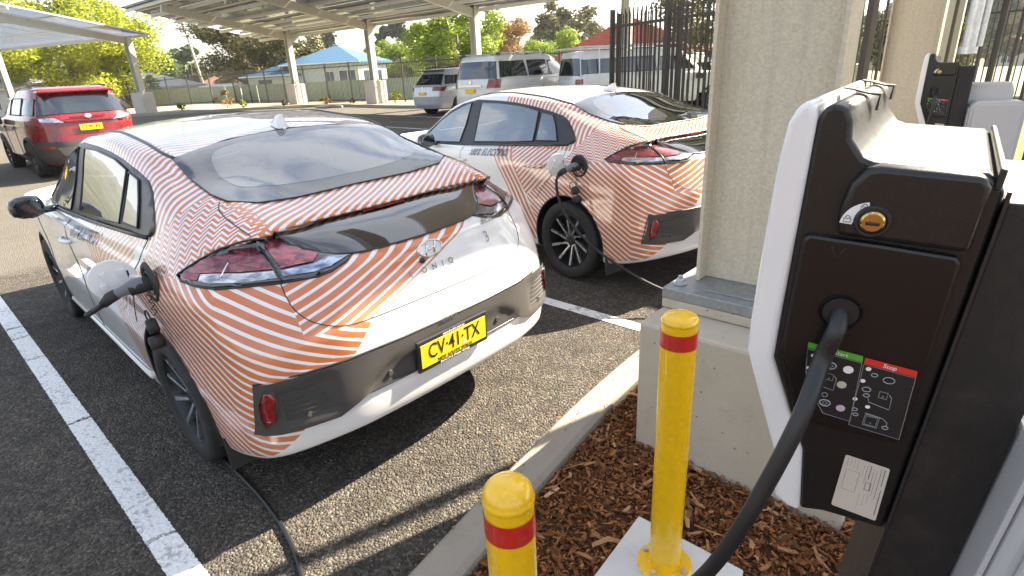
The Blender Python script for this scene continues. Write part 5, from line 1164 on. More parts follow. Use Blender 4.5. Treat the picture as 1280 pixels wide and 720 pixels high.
# garden plants
def shrub(label, x, y, h_, r_, mat, seed):
    rnd = random.Random(seed); t = thing('garden_plant', label, 'plant', (x, y, gz(x, y) + .05), 0, 'small plants in the far garden bed'); me, cl = crown_mesh(rnd, r_, r_, h_ * .5, 420, .05, 9); o = link('leaves', me, mat, t); o.location = (0, 0, h_ * .52); o['kind'] = 'stuff'
    m_ = MB(); [m_.tube([(0, 0, -.02), tuple(c * .5 + V((0, 0, h_ * .4)))], [.012, .004], 5) for c, q in cl[:5]]; m_.build('stem', BARKT, t)
for i, (x, y, h_, m_, lb) in enumerate([(-26.8, 38.0, .45, LF2, 'low olive plant at the left end of the far garden bed'), (-22.6, 35.0, .55, LF2, 'dusty olive plant behind the red car'), (-20.2, 34.4, .75, LF1, 'bright yellow plant in the far garden bed'), (-18.0, 33.6, .5, LF4, 'low yellow-green plant left of the first canopy column'), (-15.9, 34.6, .95, LF5, 'tall reddish plant left of the first canopy column'), (-14.3, 33.0, .45, LF4, 'small green plant in the middle of the far bed'), (-12.1, 33.2, .35, LF2, 'small plant just left of the first grey plinth'), (-9.6, 32.4, .5, LF5, 'reddish plant between the two grey plinths'), (-7.9, 31.6, .3, LF2, 'tiny plant left of the second grey plinth'), (-5.2, 28.9, .6, LF1, 'yellow plant right of the second grey plinth')]): shrub(lb, x, y, h_, h_ * .55, m_, 50 + i)

# houses
def house(label, loc, yaw, W, D, wall_h, roof_h, wm, rm, eave=.5, hip=True, wins=(), name='house', chim=False, ribs=0, ribn='roof_sheet'):
    t = thing(name, label, 'house', loc, yaw); m_ = MB(); m_.box((0, 0, wall_h / 2 - .6), (W, D, wall_h + 1.2)); m_.build('wall', wm, t)
    x, y = W / 2 + eave, D / 2 + eave; r_ = MB(); k = (y if hip else -0.0); z0, z1 = wall_h - .05, wall_h + roof_h
    vs = [(-x, -y, z0), (x, -y, z0), (x, y, z0), (-x, y, z0), (-(x - k), 0, z1), ((x - k), 0, z1), (-x, -y, z0 - .15), (x, -y, z0 - .15), (x, y, z0 - .15), (-x, y, z0 - .15)]
    r_.add(vs, [(0, 1, 5, 4), (2, 3, 4, 5), (1, 2, 5), (3, 0, 4), (0, 6, 7, 1), (1, 7, 8, 2), (2, 8, 9, 3), (3, 9, 6, 0), (9, 8, 7, 6)]); ro = r_.build('roof', rm, t)
    if ribs:
        rb = MB(); n_ = ribs
        for i in range(n_):
            for sgn in (-1, 1):
                u = i / n_; zz = z0 + (z1 - z0) * u + .03; yy = sgn * y * (1 - u); xx = x - k * u; rb.box((0, yy, zz), (2 * xx, .05, .06))
        tag(rb.build('tile_course', rm, ro), kind='stuff')
    g_ = MB(); g_.bar((-x, -y - .06, z0 - .05), (x, -y - .06, z0 - .05), .10, .10); g_.build('gutter', KW, ro)
    if chim: c_ = MB(); c_.box((W * .18, D * .1, z1 - .1), (.6, .6, 1.3)); c_.build('chimney', pbr('brick_red', (.30, .10, .06), .85), ro)
    for (f, u, z, w_, h_) in wins:
        s_ = {'f': ((u, -D / 2 - .02, z), (w_, .06, h_), 0), 'r': ((W / 2 + .02, u, z), (.06, w_, h_), 0), 'l': ((-W / 2 - .02, u, z), (.06, w_, h_), 0)}[f]
        b = MB(); b.box(s_[0], s_[1]); wo_ = b.build('window', pbr('window_frame_white', (.75, .75, .73), .5), t)
        gl = MB(); cx_, dm = V(s_[0]), V(s_[1]); nudge = V((0, -.04, 0)) if f == 'f' else V((.04 if f == 'r' else -.04, 0, 0))
        for sx_ in (-1, 1):
            if f == 'f': gl.box(cx_ + nudge + V((sx_ * w_ * .24, 0, 0)), (w_ * .42, .03, h_ * .86))
            else: gl.box(cx_ + nudge + V((0, sx_ * w_ * .24, 0)), (.03, w_ * .42, h_ * .86))
        gl.build('pane', GLSB, wo_)
    return t
BLR = pbr('blue_metal_roof', (.045, .12, .21), .45, var=.1); RDT = pbr('red_roof_tiles', (.36, .115, .07), .85, var=.35, scale=3); GRR = pbr('grey_roof', (.42, .42, .42), .6, var=.15); BRR = pbr('brown_roof_tiles', (.25, .12, .08), .85, var=.25, scale=2)
CRM = pbr('cream_wall', (.55, .50, .42), .85); LGW = pbr('light_weatherboard', (.58, .60, .60), .8)
house('single storey house with a blue metal hip roof and white windows', (-14.4, 54.5, .12), R(-12), 6.4, 6.0, 2.75, 1.35, LGW, BLR, wins=[('f', .6, 1.5, .8, 1.1), ('f', 2.2, 1.5, 1.6, 1.2), ('r', -1.5, 1.5, 1.4, 1.1), ('r', 1.2, 1.5, 1.0, 1.1)])
house('low blue roofed verandah wing left of the blue house', (-19.2, 53.8, .1), R(-12), 4.0, 4.5, 2.0, .9, KW, BLR, wins=[('f', -.4, 1.2, 1.4, 1.0)])
house('house with a large red tiled hip roof beside the brown palisade fence', (7.9, 37.5, -.65), R(-8), 9.4, 9.0, 2.35, 2.4, CRM, RDT, ribs=22, wins=[('f', -2.5, 1.3, 1.6, 1.1), ('f', 1.5, 1.3, 1.6, 1.1)])
house('long low building with a white roof behind the green fence', (-24.4, 53.2, -.9), R(-28), 9.0, 5.5, 1.75, .75, KW, pbr('white_metal_roof', (.62, .62, .60), .5), wins=[('f', -2, 1, 1.2, .7), ('f', 2, 1, 1.2, .7)])
house('pale house with dark windows at the far left under the canopy', (-37.0, 47.5, -.4), R(-30), 9.5, 6.5, 2.5, 1.3, KW, GRR, wins=[('f', -3, 1.5, 1.4, 1.1), ('f', -.6, 1.5, 1.8, 1.1), ('f', 2.6, 1.5, 1.8, 1.1)])
house('small white house hidden below the yellow-green tree', (-33.5, 57, -.8), R(-20), 7, 6, 2.5, 1.3, KW, GRR, wins=[('f', -1.5, 1.5, 1.4, 1), ('f', 1.5, 1.5, 1.4, 1)])
house('brown roofed house behind the power pole', (-33.5, 76, -1.7), R(10), 8, 7, 2.9, 1.9, CRM, BRR, wins=[('f', -2, 1.5, 1.4, 1), ('f', 2, 1.5, 1.4, 1)], chim=True)
house('orange tiled house glimpsed between gum tree and first column', (-22.5, 73, -1.6), R(5), 7, 7, 3.0, 2.1, pbr('brick_red', (.30, .10, .06), .85), pbr('orange_roof_tiles', (.45, .17, .10), .8, var=.2), wins=[('f', -1.5, 1.5, 1.2, 1)])
house('white two storey house behind the second canopy column', (-10.2, 74, -1.6), R(-12), 6.0, 5, 5.0, .6, KW, GRR, wins=[('f', -1, 3.8, 1.2, 1)])
# power pole
pp = thing('power_pole', 'leaning grey timber power pole with cross arm and wires', 'power pole', (-31.8, 63.5, -.9)); m_ = MB(); m_.tube([(.9, 0, -.5), (0, 0, 8.6)], [.16, .11], 12); m_.build('pole', pbr('grey_timber', (.34, .31, .28), .85), pp, True)
m_ = MB(); m_.bar((-1.0, .2, 7.9), (1.2, -.2, 7.8), .10, .12); m_.build('cross_arm', pbr('grey_timber', (.3, .28, .26), .8), pp)
for k in (-.9, -.3, .5, 1.1): m_ = MB(); m_.lathe([(.03, 7.92), (.05, 7.98), (.03, 8.06)], 8, 'z', (k, 0, 0)); m_.build('insulator', KW, pp)
m_ = MB(); m_.tube([(.1, 0, 8.4), (-1.1, .2, 8.75)], .04, 6); m_.lathe([(.05, 8.70), (.14, 8.72), (.12, 8.82)], 8, 'z', (-1.25, .2, 0)); m_.build('street_lamp_arm', GALD, pp)
for k, (dx, dz, z0_, z1_) in enumerate([(0, 0, 7.4, 7.2), (0, 0, 7.0, 6.9), (.4, 0, 8.0, 8.2)]):
    for sgn, x1, y1, zz in ((1, 26, 74, z1_), (-1, -70, 62, z1_ + .3)):
        P_ = [V((-31.8 + dx, 63.5, z0_ - .9)).lerp(V((x1, y1 + k, zz)), i / 14) - V((0, 0, 2.2 * 4 * (i / 14) * (1 - i / 14) * .35)) for i in range(15)]
        m_ = MB(); m_.tube(P_, .022, 4); tag(m_.build('power_line', FBLK), ['top wire', 'middle wire', 'lower wire'][k] + (' running right from the power pole' if sgn > 0 else ' running left from the power pole'), 'wire', 'overhead wires')

# far canopies on grey plinths
def bifacial():
    a = N('bifacial_solar_cells'); a.set(color=(.24, .29, .37, 1), rough=.15, coat=.6); t_ = a.n('BsdfTranslucent'); t_.inputs[0].default_value = (.36, .41, .49, 1); mxs = a.n('MixShader'); mxs.inputs[0].default_value = .6
    a.t.links.new(a.b.outputs[0], mxs.inputs[1]); a.t.links.new(t_.outputs[0], mxs.inputs[2]); a.t.links.new(mxs.outputs[0], a.out.inputs[0]); return a.m
PALE = galv('pale_galvanised_purlin', (.70, .69, .64), .5, .1, .2)
def far_canopy(label, cols, along, across, H, nearz, farz, span, back, q0, q1, np_, nq_, np2=7, pm=None):
    """cols: column feet; along: unit row direction; across: unit direction towards the roof's far side"""
    t = thing('solar_canopy', label, 'canopy'); al, ac = V((*along, 0)), V((*across, 0)); c0 = V((*cols[0], 0)); zc = gz(c0.x, c0.y)
    def Z(s_): return zc + H + (nearz + (farz - nearz) * (s_ + span) / (span + back))
    slope = (farz - nearz) / (span + back)
    for i, c in enumerate(cols):
        b = V((*c, gz(*c))); m_ = MB(); rz_ = atan2(al.y, al.x); m_.box(b + V((0, 0, .5)), (.85, .75, 1.3), rz=rz_); m_.build('plinth', concrete('far_plinth_concrete', (.50, .48, .44), .6, False) if 'far_pl' not in MATS else MATS['far_pl'], t, bevel=.03)
        m_ = MB(); a_ = .18
        for sx_ in (-1, 1): m_.box(b + al * (sx_ * .15) + V((0, 0, (1.15 + H) / 2)), (.03, .30, H - 1.15), rz=rz_)
        m_.box(b + V((0, 0, (1.15 + H) / 2)), (.30, .03, H - 1.15), rz=rz_); m_.build('column', BEI, t)
        p0, p1 = b + ac * (-span + .3), b + ac * (back - .3); m_ = MB(); m_.bar(V((p0.x, p0.y, Z(-span + .3) - .36)), V((p1.x, p1.y, Z(back - .3) - .36)), .16, .34); m_.build('rafter', BEI, t)
    for k in range(np2):
        s_ = -span + .25 + (span + back - .5) * k / (np2 - 1); a_, b_ = c0 + al * q0 + ac * s_, c0 + al * q1 + ac * s_; m_ = MB(); m_.bar(V((a_.x, a_.y, Z(s_) - .12)), V((b_.x, b_.y, Z(s_) - .12)), .07, .13); m_.build('purlin', PALE, t)
    me = None; ds, dq = (span + back) / np_, (q1 - q0) / nq_
    for i in range(np_):
        for j in range(nq_):
            if me is None:
                m_ = MB(); m_.box((0, 0, 0), (dq - .05, ds - .05, .04))
                if pm is None: m_.box((0, 0, -.03), (dq - .01, .06, .04), mi=1); m_.box((0, 0, .0), (dq + .0, ds - .0, .02), mi=1)
                else:
                    for sx_ in (-1, 1): m_.box((sx_ * (dq / 2 - .03), 0, 0), (.06, ds, .06), mi=1); m_.box((0, sx_ * (ds / 2 - .03), 0), (dq - .13, .06, .06), mi=1)
                me = m_.mesh('solar_panel'); me.materials.append(pm or FPAN); me.materials.append(PALE if pm is None else KW)
            s_ = -span + ds * (i + .5); q = c0 + al * (q0 + dq * (j + .5)) + ac * s_
            o = bpy.data.objects.new('solar_panel', me); COL.objects.link(o); o.parent = t; yv = V((ac.x, ac.y, slope)).normalized(); xv = al.copy(); zv = xv.cross(yv)
            if zv.z < 0: xv = -xv; zv = xv.cross(yv)
            o.matrix_world = M(((xv.x, yv.x, zv.x, q.x), (xv.y, yv.y, zv.y, q.y), (xv.z, yv.z, zv.z, Z(s_)), (0, 0, 0, 1)))
    return t
FPAN = pbr('far_solar_glass', (.05, .07, .11), .12, coat=1, var=.1)
ALG, ACR = (.760, -.650), (.650, .760)
far_canopy('long solar canopy on grey columns across the middle of the background', [(-11.9, 35.0), (-6.4, 30.6), (-1.0, 26.4), (4.6, 22.2), (10.2, 17.8)], ALG, ACR, 4.05, 1.25, -.25, 6.6, .9, -4.3, 32, 5, 20)
far_canopy('tilted solar panel canopy with its blue panels showing, on the left', [(-20.0, 33.6), (-31.0, 38.3)], (-.92, .39), (.39, .92), 4.0, 1.05, .05, 6.2, .5, -1.2, 18.5, 3, 11, 2, bifacial())
# ------------------------------------------------------------ other vehicles: boxy level-set bodies
def slab_body(levels, sub=4, nu=56, e=5.0):
    """levels: (z, x_rear, x_front, half width); returns bmesh"""
    rings = []
    for z, xr, xf, w_ in levels:
        cx_, hx = (xr + xf) / 2, (xf - xr) / 2; r_ = []
        for k in range(nu):
            q = 2 * pi * k / nu; c, s_ = cos(q), sin(q); r_.append((cx_ + hx * (abs(c) ** (2 / e)) * (1 if c > 0 else -1), w_ * (abs(s_) ** (2 / e)) * (1 if s_ > 0 else -1), z if not isinstance(z, tuple) else z[0] + (z[1] - z[0]) * (c + 1) / 2))
        rings.append(r_)
    A = np.array(rings); out = []
    for i in range(len(A) - 1):
        p0, p1, p2, p3 = A[max(i - 1, 0)], A[i], A[i + 1], A[min(i + 2, len(A) - 1)]
        for k in range(sub):
            t = k / sub; out.append(.5 * (2 * p1 + (p2 - p0) * t * .7 + (2 * p0 - 5 * p1 + 4 * p2 - p3) * t * t * .7 + (3 * p1 - p0 - 3 * p2 + p3) * t ** 3 * .7) + .0 if False else p1 + (p2 - p1) * t)
    out.append(A[-1]); bm = bmesh.new(); L_ = [[bm.verts.new(p) for p in r_] for r_ in out]
    for i in range(len(L_) - 1):
        for j in range(nu): bm.faces.new((L_[i][j], L_[i][(j + 1) % nu], L_[i + 1][(j + 1) % nu], L_[i + 1][j]))
    bm.faces.new(L_[-1]); bm.faces.new(L_[0][::-1]); bm.normal_update(); return bm
def car_cut(bm, axles, rad, zc):
    for ax in axles:
        dead = [f for f in bm.faces if abs(f.calc_center_median().y) > .5 and (f.calc_center_median().x - ax) ** 2 + (f.calc_center_median().z - zc) ** 2 < rad ** 2 and f.calc_center_median().z < zc + rad]
        bmesh.ops.delete(bm, geom=dead, context='FACES')
def suv(label, name, levels, paint, wb, wr, W, rear_glass, side_glass, lamps, plate, group, extra=None, lamp_mat=None, plate_txt='', ff=()):
    t = thing(name, label, 'car', (0, 0, 0), 0, group); bm = slab_body(levels); sk = Skin(bm); 
    me = bpy.data.meshes.new('body'); 
    bm2 = bm.copy(); bmesh.ops.subdivide_edges(bm2, edges=bm2.edges[:], cuts=1); car_cut(bm2, (0, wb), wr * 1.14, wr); bm2.to_mesh(me); b_ = link('body', me, paint, t); smooth_angle(b_, 32)
    ub = MB(); ub.box((wb / 2, 0, .36), (wb + 1.2, W * 1.1, .25)); ub.build('underbody', BLM, t)
    arc = MB()
    for ax in (0, wb):
        for s_ in (1, -1): arc.tube([sk.drop((ax + wr * 1.14 * cos(q), s_ * W, wr + wr * 1.14 * sin(q)), (0, s_, 0), .0)[0] for q in [-.2 + (pi + .4) * i / 16 for i in range(17)]], .035, 6)
    arc.build_each('arch_trim', BLM, t, True)
    sk.patch('rear_window', rear_glass, (-1, 0, .1), GLD, t, .012, .08, 0, .012)
    for s_ in (1, -1):
        for g_ in side_glass: sk.patch('side_window', [(a, s_ * .8, b) for a, b in g_], (0, s_, .1), GLD, t, .012, .12, 0, .012)
        for lp, mt in lamps: sk.patch('tail_lamp', [(a, s_ * b, c) for a, b, c in lp], (-.9, s_ * .45, 0), mt, t, .018, .06, 0, .006)
        m_ = MB(); m_.box((levels[0][2] - 1.55, s_ * (W + .10), 1.08), (.12, .20, .16)); m_.build('door_mirror', BLK, t, bevel=.03)
        for xx in (wb * .36, wb * .72): p, n_ = sk.drop((xx, s_ * 1.2, .95), (0, s_, 0), .02); m_ = MB(); m_.box(p, (.2, .03, .035)); m_.build('door_handle', paint, t, bevel=.01)
    p = plate; m_ = MB(); m_.box(p, (.015, .375, .11)); po = m_.build('number_plate', YEL, t)
    if plate_txt: put_text('plate_number', plate_txt, .095, V(p) + V((-.010, 0, 0)), (0, -1, 0), (0, 0, 1), PBL, po, sx=.8)
    sm = MB(); W2 = rear_glass[0]; zt = min(g_[2] for g_ in rear_glass)
    for s_ in (1, -1):
        for xx in (wb * .30, wb * .68): sk.seam(sm, [(xx, s_ * 1.2, z) for z in (.4, .6, .8, 1.0)], (0, s_, 0), .006)
    sm.build('panel_gap', PBL, t)
    for x_ in (0, wb):
        for s_ in (1, -1): wheel(t, x_, s_ * (W - .12), wr, .23, wr * .66, 10 if name != 'ute' else 6, mirror=s_)
    if extra: extra(t, sk)
    return t
RED = pbr('metallic_red_paint', (.17, .004, .007), .28, coat=1, var=.08); SILV = pbr('silver_paint', (.55, .57, .60), .3, metal=.35, coat=1); CHAM = pbr('champagne_paint', (.64, .63, .59), .32, metal=.1, coat=1); WHP = pbr('white_car_paint', (.74, .74, .74), .3, coat=1); BKP = pbr('black_car_paint', (.012, .012, .014), .22, coat=1)
def rav_extra(t, sk):
    m_ = MB(); sk.patch('rear_bumper', [(-.95, y, z) for y, z in ((-.90, .30), (.90, .30), (.915, .66), (.80, .70), (-.80, .70), (-.915, .66))], (-1, 0, 0), GRY, t, .02, .08, 0, .01)
    sk.patch('skid_plate', [(-.95, y, z) for y, z in ((-.55, .44), (.55, .44), (.62, .60), (-.62, .60))], (-1, 0, 0), SIL, t, .035, .08, 0, .004)
    for s_ in (1, -1):
        f = lambda L_: [(a, s_ * b, c) for a, b, c in L_]
        sk.patch('reverse_lamp', f([(-.9, .40, 1.03), (-.9, .78, 1.07), (-.9, .80, 1.12), (-.9, .55, 1.12)]), (-1, s_ * .3, 0), LCLR, t, .03, .06, 0, .004)
        m_ = MB(); m_.tube([(-.94, s_ * .50, .34), (-.86, s_ * .50, .34)], .045, 12); m_.build('exhaust_tip', CHR, t)
        m_ = MB(); m_.tube([sk.drop((x_, s_ * .60, 1.7), (0, 0, 1), .03)[0] for x_ in (-.25, .2, .8, 1.3)], .014, 6); m_.build('roof_rail', BLK, t, True)
        sk.patch('fog_reflector', f([(-.9, .62, .58), (-.9, .80, .58), (-.9, .80, .62), (-.9, .62, .62)]), (-1, 0, 0), LRED, t, .04, .06)
    m_ = MB(); m_.box((-.905, 0, 1.13), (.03, .62, .03)); m_.box((-.90, 0, 1.055), (.04, .80, .05)); m_.build('tailgate_garnish', RED, t, bevel=.012)
    m_ = MB(); m_.prism([(.06 * cos(q), .042 * sin(q)) for q in [2 * pi * k / 20 for k in range(20)]], lambda a, b, c: V((-.925 + c, a, 1.135 + b)), -.006, .006); m_.build('badge', CHR, t)
    m_ = MB(); m_.box((-.46, 0, 1.60), (.34, 1.24, .05)); m_.build('roof_spoiler', RED, t, bevel=.02)
    m_ = MB(); m_.tube([(-.80, .02, 1.17), (-.77, -.30, 1.22)], .012, 6); m_.build('rear_wiper', BLK, t)
    m_ = MB(); m_.tube([(.0, 0, 1.68), (-.04, 0, 1.74)], [.02, .006], 6); m_.build('antenna', RED, t)
RV = [((.26, .26), -.80, 3.5, .84), (.40, -.92, 3.62, .905), (.62, -.95, 3.64, .92), (.80, -.91, 3.62, .925), (.97, -.90, 3.5, .92), (1.10, -.88, 3.2, .905), (1.16, -.84, 2.55, .87), (1.40, -.67, 2.0, .785), (1.58, -.52, 1.6, .70), (1.65, -.42, 1.35, .66), (1.685, -.25, 1.1, .56)]
def g_side(x0, x1, z0, z1, a=.15, b=.5): return [(x0, z0), (x1, z0), (x1 - b, z1), (x0 + a, z1)]
red = suv('red four wheel drive with a yellow plate parked at the left edge', 'parked_suv', RV, RED, 2.69, .355, .925, [(-.80, y, z) for y, z in ((-.74, 1.19), (.74, 1.19), (.62, 1.53), (-.62, 1.53))], [g_side(-.55, .05, 1.19, 1.48, .1, .02), g_side(.12, 1.05, 1.19, 1.50, .02, .02), g_side(1.12, 2.2, 1.19, 1.48, .02, .6)], [([(-.88, .52, 1.02), (-.88, .905, 1.0), (-.7, .93, 1.13), (-.88, .82, 1.15), (-.88, .52, 1.10)], LRED)], (-.935, 0, .93), 'cars parked across the aisle', rav_extra, plate_txt='CZ·95·XV')
place(red, -8.75, 12.25, R(137.5), gz(-8.75, 12.25)); 
dark = copy_tree(red); dark['label'] = 'black car cut off by the left edge beside the red one'
for c in dark.children:
    if c.name.startswith(('body', 'roof_spoiler', 'tailgate_garnish', 'door_handle')): c.data = c.data.copy(); c.data.materials.clear(); c.data.materials.append(BKP)
place(dark, -10.62, 10.25, R(137), gz(-10, 10))
LCV = [((.34, .34), -1.15, 3.7, .90), (.50, -1.22, 3.75, .96), (.80, -1.22, 3.76, .985), (1.08, -1.20, 3.72, .985), (1.16, -1.18, 3.4, .965), (1.20, -1.17, 2.65, .945), (1.50, -1.10, 2.25, .87), (1.74, -1.02, 1.85, .80), (1.82, -.95, 1.65, .77), (1.86, -.8, 1.4, .70)]
def lc_extra(t, sk):
    for s_ in (1, -1):
        m_ = MB(); m_.tube([(-.85, s_ * .70, 1.89), (.2, s_ * .72, 1.90), (1.3, s_ * .70, 1.885)], .018, 6); m_.build('roof_rail', SILV, t, True)
        for xx in (-.75, .45, 1.25): m_ = MB(); m_.box((xx, s_ * .70, 1.875), (.14, .06, .06)); m_.build('rail_foot', BLK, t, bevel=.01)
    m_ = MB(); m_.box((-1.225, 0, 1.06), (.03, .9, .05)); m_.build('chrome_strip', CHR, t); m_ = MB(); m_.lathe([(.001, -.01), (.05, -.01), (.05, .01)], 16, 'x', (-1.2, 0, 1.16)); m_.build('badge', CHR, t)
    sk.patch('side_step', [(a, -.9, b) for a, b in ((.45, .36), (2.4, .36), (2.4, .44), (.45, .44))], (0, -1, 0), BLM, t, .05, .2)
lc = suv('big champagne coloured four wheel drive with roof rails', 'parked_suv', LCV, CHAM, 2.85, .39, .985, [(-1.1, y, z) for y, z in ((-.80, 1.24), (.80, 1.24), (.71, 1.70), (-.71, 1.70))], [g_side(-.85, .20, 1.26, 1.68, .08, .05), g_side(.28, 1.15, 1.26, 1.68, .02, .03), g_side(1.22, 2.32, 1.26, 1.66, .02, .55)], [([(-1.2, .62, 1.0), (-1.15, .99, 1.0), (-1.1, .99, 1.22), (-1.2, .70, 1.22)], LRED)], (-1.235, 0, .93), 'cars parked along the far fence', lc_extra)
place(lc, -.05, 17.9, R(46.5), gz(0, 18) + .04)
OBV = [((.28, .28), -.95, 3.6, .84), (.42, -1.05, 3.7, .90), (.70, -1.08, 3.72, .915), (.92, -1.05, 3.6, .915), (1.02, -1.02, 3.3, .90), (1.06, -.98, 2.6, .87), (1.32, -.72, 2.1, .77), (1.52, -.55, 1.6, .69), (1.60, -.45, 1.4, .65), (1.63, -.2, 1.1, .55)]
def ob_extra(t, sk):
    for s_ in (1, -1):
        m_ = MB(); m_.tube([(-.35, s_ * .60, 1.64), (.3, s_ * .62, 1.69), (1.2, s_ * .60, 1.66)], .022, 6); m_.build('roof_rail', BLK, t, True)
    m_ = MB(); m_.box((-.56, 0, 1.57), (.26, 1.2, .04)); m_.build('roof_spoiler', BLK, t, bevel=.015); m_ = MB(); m_.lathe([(.001, -.01), (.045, -.01), (.045, .01)], 16, 'x', (-1.03, 0, 1.0)); m_.build('badge', CHR, t)
ob = suv('silver station wagon parked left of the big four wheel drive', 'parked_wagon', OBV, SILV, 2.75, .34, .915, [(-.9, y, z) for y, z in ((-.72, 1.09), (.72, 1.09), (.60, 1.47), (-.60, 1.47))], [g_side(-.65, .15, 1.10, 1.40, .15, .03), g_side(.22, 1.1, 1.10, 1.44, .02, .03), g_side(1.17, 2.25, 1.10, 1.42, .02, .6)], [([(-1.02, .50, .90), (-1.0, .93, .88), (-.8, .93, 1.02), (-1.02, .55, 1.02)], LRED)], (-1.09, 0, .80), 'cars parked along the far fence', ob_extra)
place(ob, -2.15, 22.4, R(48), gz(-2, 22) - .03)
UTV = [((.40, .40), -1.35, 3.9, .86), (.55, -1.40, 3.95, .92), (.80, -1.42, 3.97, .93), (1.10, -1.42, 3.9, .93), (1.17, -1.40, 3.4, .92), (1.22, -1.38, 2.75, .90), (1.50, -1.34, 2.45, .85), (1.78, -1.30, 2.1, .80), (1.86, -1.25, 1.9, .76), (1.88, -1.1, 1.6, .70)]
def ut_extra(t, sk):
    for xx in (-1.25, -.7, -.1, .5, 1.1):
        m_ = MB(); m_.tube([(xx, -.96, 1.15), (xx, -.93, 1.97)], .018, 6); m_.build('rack_upright', WHP, t)
    for yy in (-.93, .93): m_ = MB(); m_.tube([(-1.3, yy, 1.97), (1.9, yy, 1.97), (2.35, yy * .95, 1.55), (2.5, yy * .95, 1.2)], .022, 8); m_.build('rack_rail', WHP, t, True)
    for xx in (-1.2, -.3, .6, 1.5): m_ = MB(); m_.tube([(xx, -.93, 1.97), (xx, .93, 1.97)], .018, 6); m_.build('rack_crossbar', WHP, t)
    m_ = MB(); m_.tube([(3.0, -.86, 1.2), (3.0, -.86, 2.0)], [.05, .06], 8); m_.box((3.0, -.86, 2.05), (.14, .10, .14)); m_.build('snorkel', BLM, t)
ut = suv('white utility with a pipe ladder rack, half behind the palisade fence', 'utility_truck', UTV, WHP, 2.95, .38, .93, [(-1.3, y, z) for y, z in ((-.74, 1.25), (.74, 1.25), (.68, 1.70), (-.68, 1.70))], [g_side(-1.15, -.15, 1.28, 1.66, .02, .03), g_side(-.05, 1.05, 1.28, 1.66, .02, .03), g_side(1.15, 2.35, 1.28, 1.64, .02, .4)], [([(-1.4, .72, .95), (-1.4, .93, .95), (-1.4, .93, 1.15), (-1.4, .74, 1.15)], LRED)], (-1.43, 0, .75), 'cars parked along the far fence', ut_extra)
place(ut, 3.15, 17.6, R(14), gz(2, 17))
wc = copy_tree(ob); wc['label'] = 'white car glimpsed through the palisade palings'
for c in wc.children:
    if c.name.startswith(('body', 'door_handle')): c.data = c.data.copy(); c.data.materials.clear(); c.data.materials.append(WHP)
place(wc, 6.0, 19.2, R(170), gz(6, 19))
# concrete wheel stop
m_ = MB(); m_.box((0, 0, .05), (1.65, .15, .11)); ws = m_.build('wheel_stop', KERB, None, bevel=.02, loc=(-8.6, 29.6, gz(-8.6, 29.6))); ws.rotation_euler = (0, 0, R(-25)); tag(ws, 'low concrete wheel stop in the far empty bay', 'wheel stop')
# far town and hills
rnd = random.Random(77)
hp = []
protoT = [tree('dark pine standing in the far valley', (0, 0, 0), 13, 3.2, LF3, 1400, .55, 70, .3, 'trees in the far valley', base=.08, lumps=24), tree('round green tree in the far valley', (0, 0, 0), 9, 4.5, LF6, 1400, .6, 71, .3, 'trees in the far valley', base=.1, lumps=24), tree('olive tree in the far valley', (0, 0, 0), 8, 5.0, LF2, 1400, .6, 72, .3, 'trees in the far valley', base=.1, lumps=24)]
def hillz(x, y):
    d = sqrt(x * x + y * y)
    return gz(x, y) + max(0, (d - 170)) * .022 + max(0, d - 700) * .060 * (1 + .25 * sin(x * .0021 + 1.3)) + 6 * noise.noise(V((x * .004, y * .004, 0))) * min(1, max(0, (d - 120) / 200))
def hills():
    vs = []; fs = []; na, nr_ = 60, 26; rs_ = [90, 110, 130, 150, 175, 200, 235, 270, 310, 360, 420, 480, 560, 640, 730, 830, 940, 1060, 1200, 1350, 1500, 1650, 1800, 2000, 2300, 2700]
    for r_ in rs_:
        for k in range(na):
            a = R(-75) + R(150) * k / (na - 1); x, y = r_ * sin(a), r_ * cos(a); z = hillz(x, y); 
            if r_ > 1800: z = hillz(x / r_ * 1800, y / r_ * 1800) - (r_ - 1800) * .05
            vs.append((x, y, z + (-.5 if r_ < 100 else 0)))
    fs = [(j * na + i, j * na + i + 1, (j + 1) * na + i + 1, (j + 1) * na + i) for j in range(len(rs_) - 1) for i in range(na - 1)]
    m_ = MB(); m_.add(vs, fs); a = N('wooded_hillside'); p = a.pos()
    col = a.ramp(a.noise(.03, 9, .72, p), [(.35, (.035, .050, .025)), (.5, (.075, .085, .04)), (.62, (.16, .14, .085)), (.72, (.34, .30, .26))]); a.set(color=col, rough=.95); a.bump(a.noise(.06, 8, .7, p), 1, 8)
    tag(m_.build('hills', a.m, smooth=True), kind='structure')
hills()
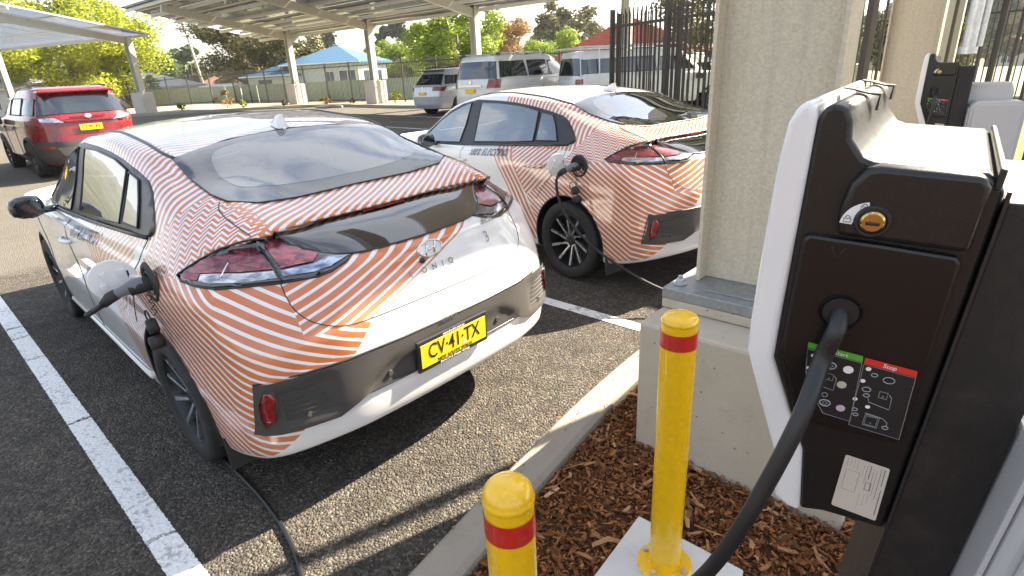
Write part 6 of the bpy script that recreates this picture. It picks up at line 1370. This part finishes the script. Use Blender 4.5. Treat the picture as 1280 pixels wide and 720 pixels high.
for i, (nm) in enumerate(('dark pine', 'round green tree', 'olive tree')): protoT[i]['label'] = nm + ' among many in the far valley'
k = 0
for i in range(230):
    a = R(rnd.uniform(-48, 44)); d = 95 + 560 * rnd.random() ** 1.4; x, y = d * sin(a), d * cos(a); pt = rnd.choices((0, 1, 2), (.3, .4, .3))[0]
    o = protoT[pt] if k < 0 else copy_tree(protoT[pt]); s_ = rnd.uniform(.6, 1.15); o.scale = (s_, s_, s_ * rnd.uniform(.85, 1.2)); o.rotation_euler = (0, 0, rnd.uniform(0, 6.28)); o.location = (x, y, hillz(x, y) - .3)
for i, pt in enumerate(protoT): x, y = [(-60, 140), (-12, 118), (30, 125)][i]; pt.location = (x, y, hillz(x, y) - .3)
hm = [(KW, GRR), (CRM, RDT), (KW, BRR), (LGW, GRR)]; hproto = []
for i, (a_, b_) in enumerate(hm):
    hproto.append(house('x', (0, 0, 0), 0, 11, 8, 3.0, 2.0, a_, b_, wins=[('f', -3, 1.5, 1.6, 1.1), ('f', 1, 1.5, 2.4, 1.1)])); hproto[-1]['label'] = ['white walled house with a grey roof', 'cream house with a red roof', 'white walled house with a brown roof', 'pale grey house with a grey roof'][i] + ' among many in the far valley'; hproto[-1]['group'] = 'houses scattered over the far valley'
for i in range(110):
    a = R(rnd.uniform(-48, 44)); d = 110 + 700 * rnd.random() ** 1.2; x, y = d * sin(a), d * cos(a); j = rnd.randrange(4); o = copy_tree(hproto[j]) if i >= 4 else hproto[i]; o.location = (x, y, hillz(x, y)); o.rotation_euler = (0, 0, rnd.uniform(-1, 1))
# valley haze
hz = N('haze_air'); hz.t.nodes.remove(hz.b); vp = hz.n('VolumePrincipled'); vp.inputs['Density'].default_value = .00038; vp.inputs['Color'].default_value = (.92, .95, 1, 1); vp.inputs['Anisotropy'].default_value = .3; hz.t.links.new(vp.outputs[0], hz.out.inputs['Volume'])
m_ = MB(); m_.box((0, 1200, 60), (6800, 5600, 290)); tag(m_.build('haze', hz.m), 'thin pale haze over the valley', 'haze', kind='stuff')
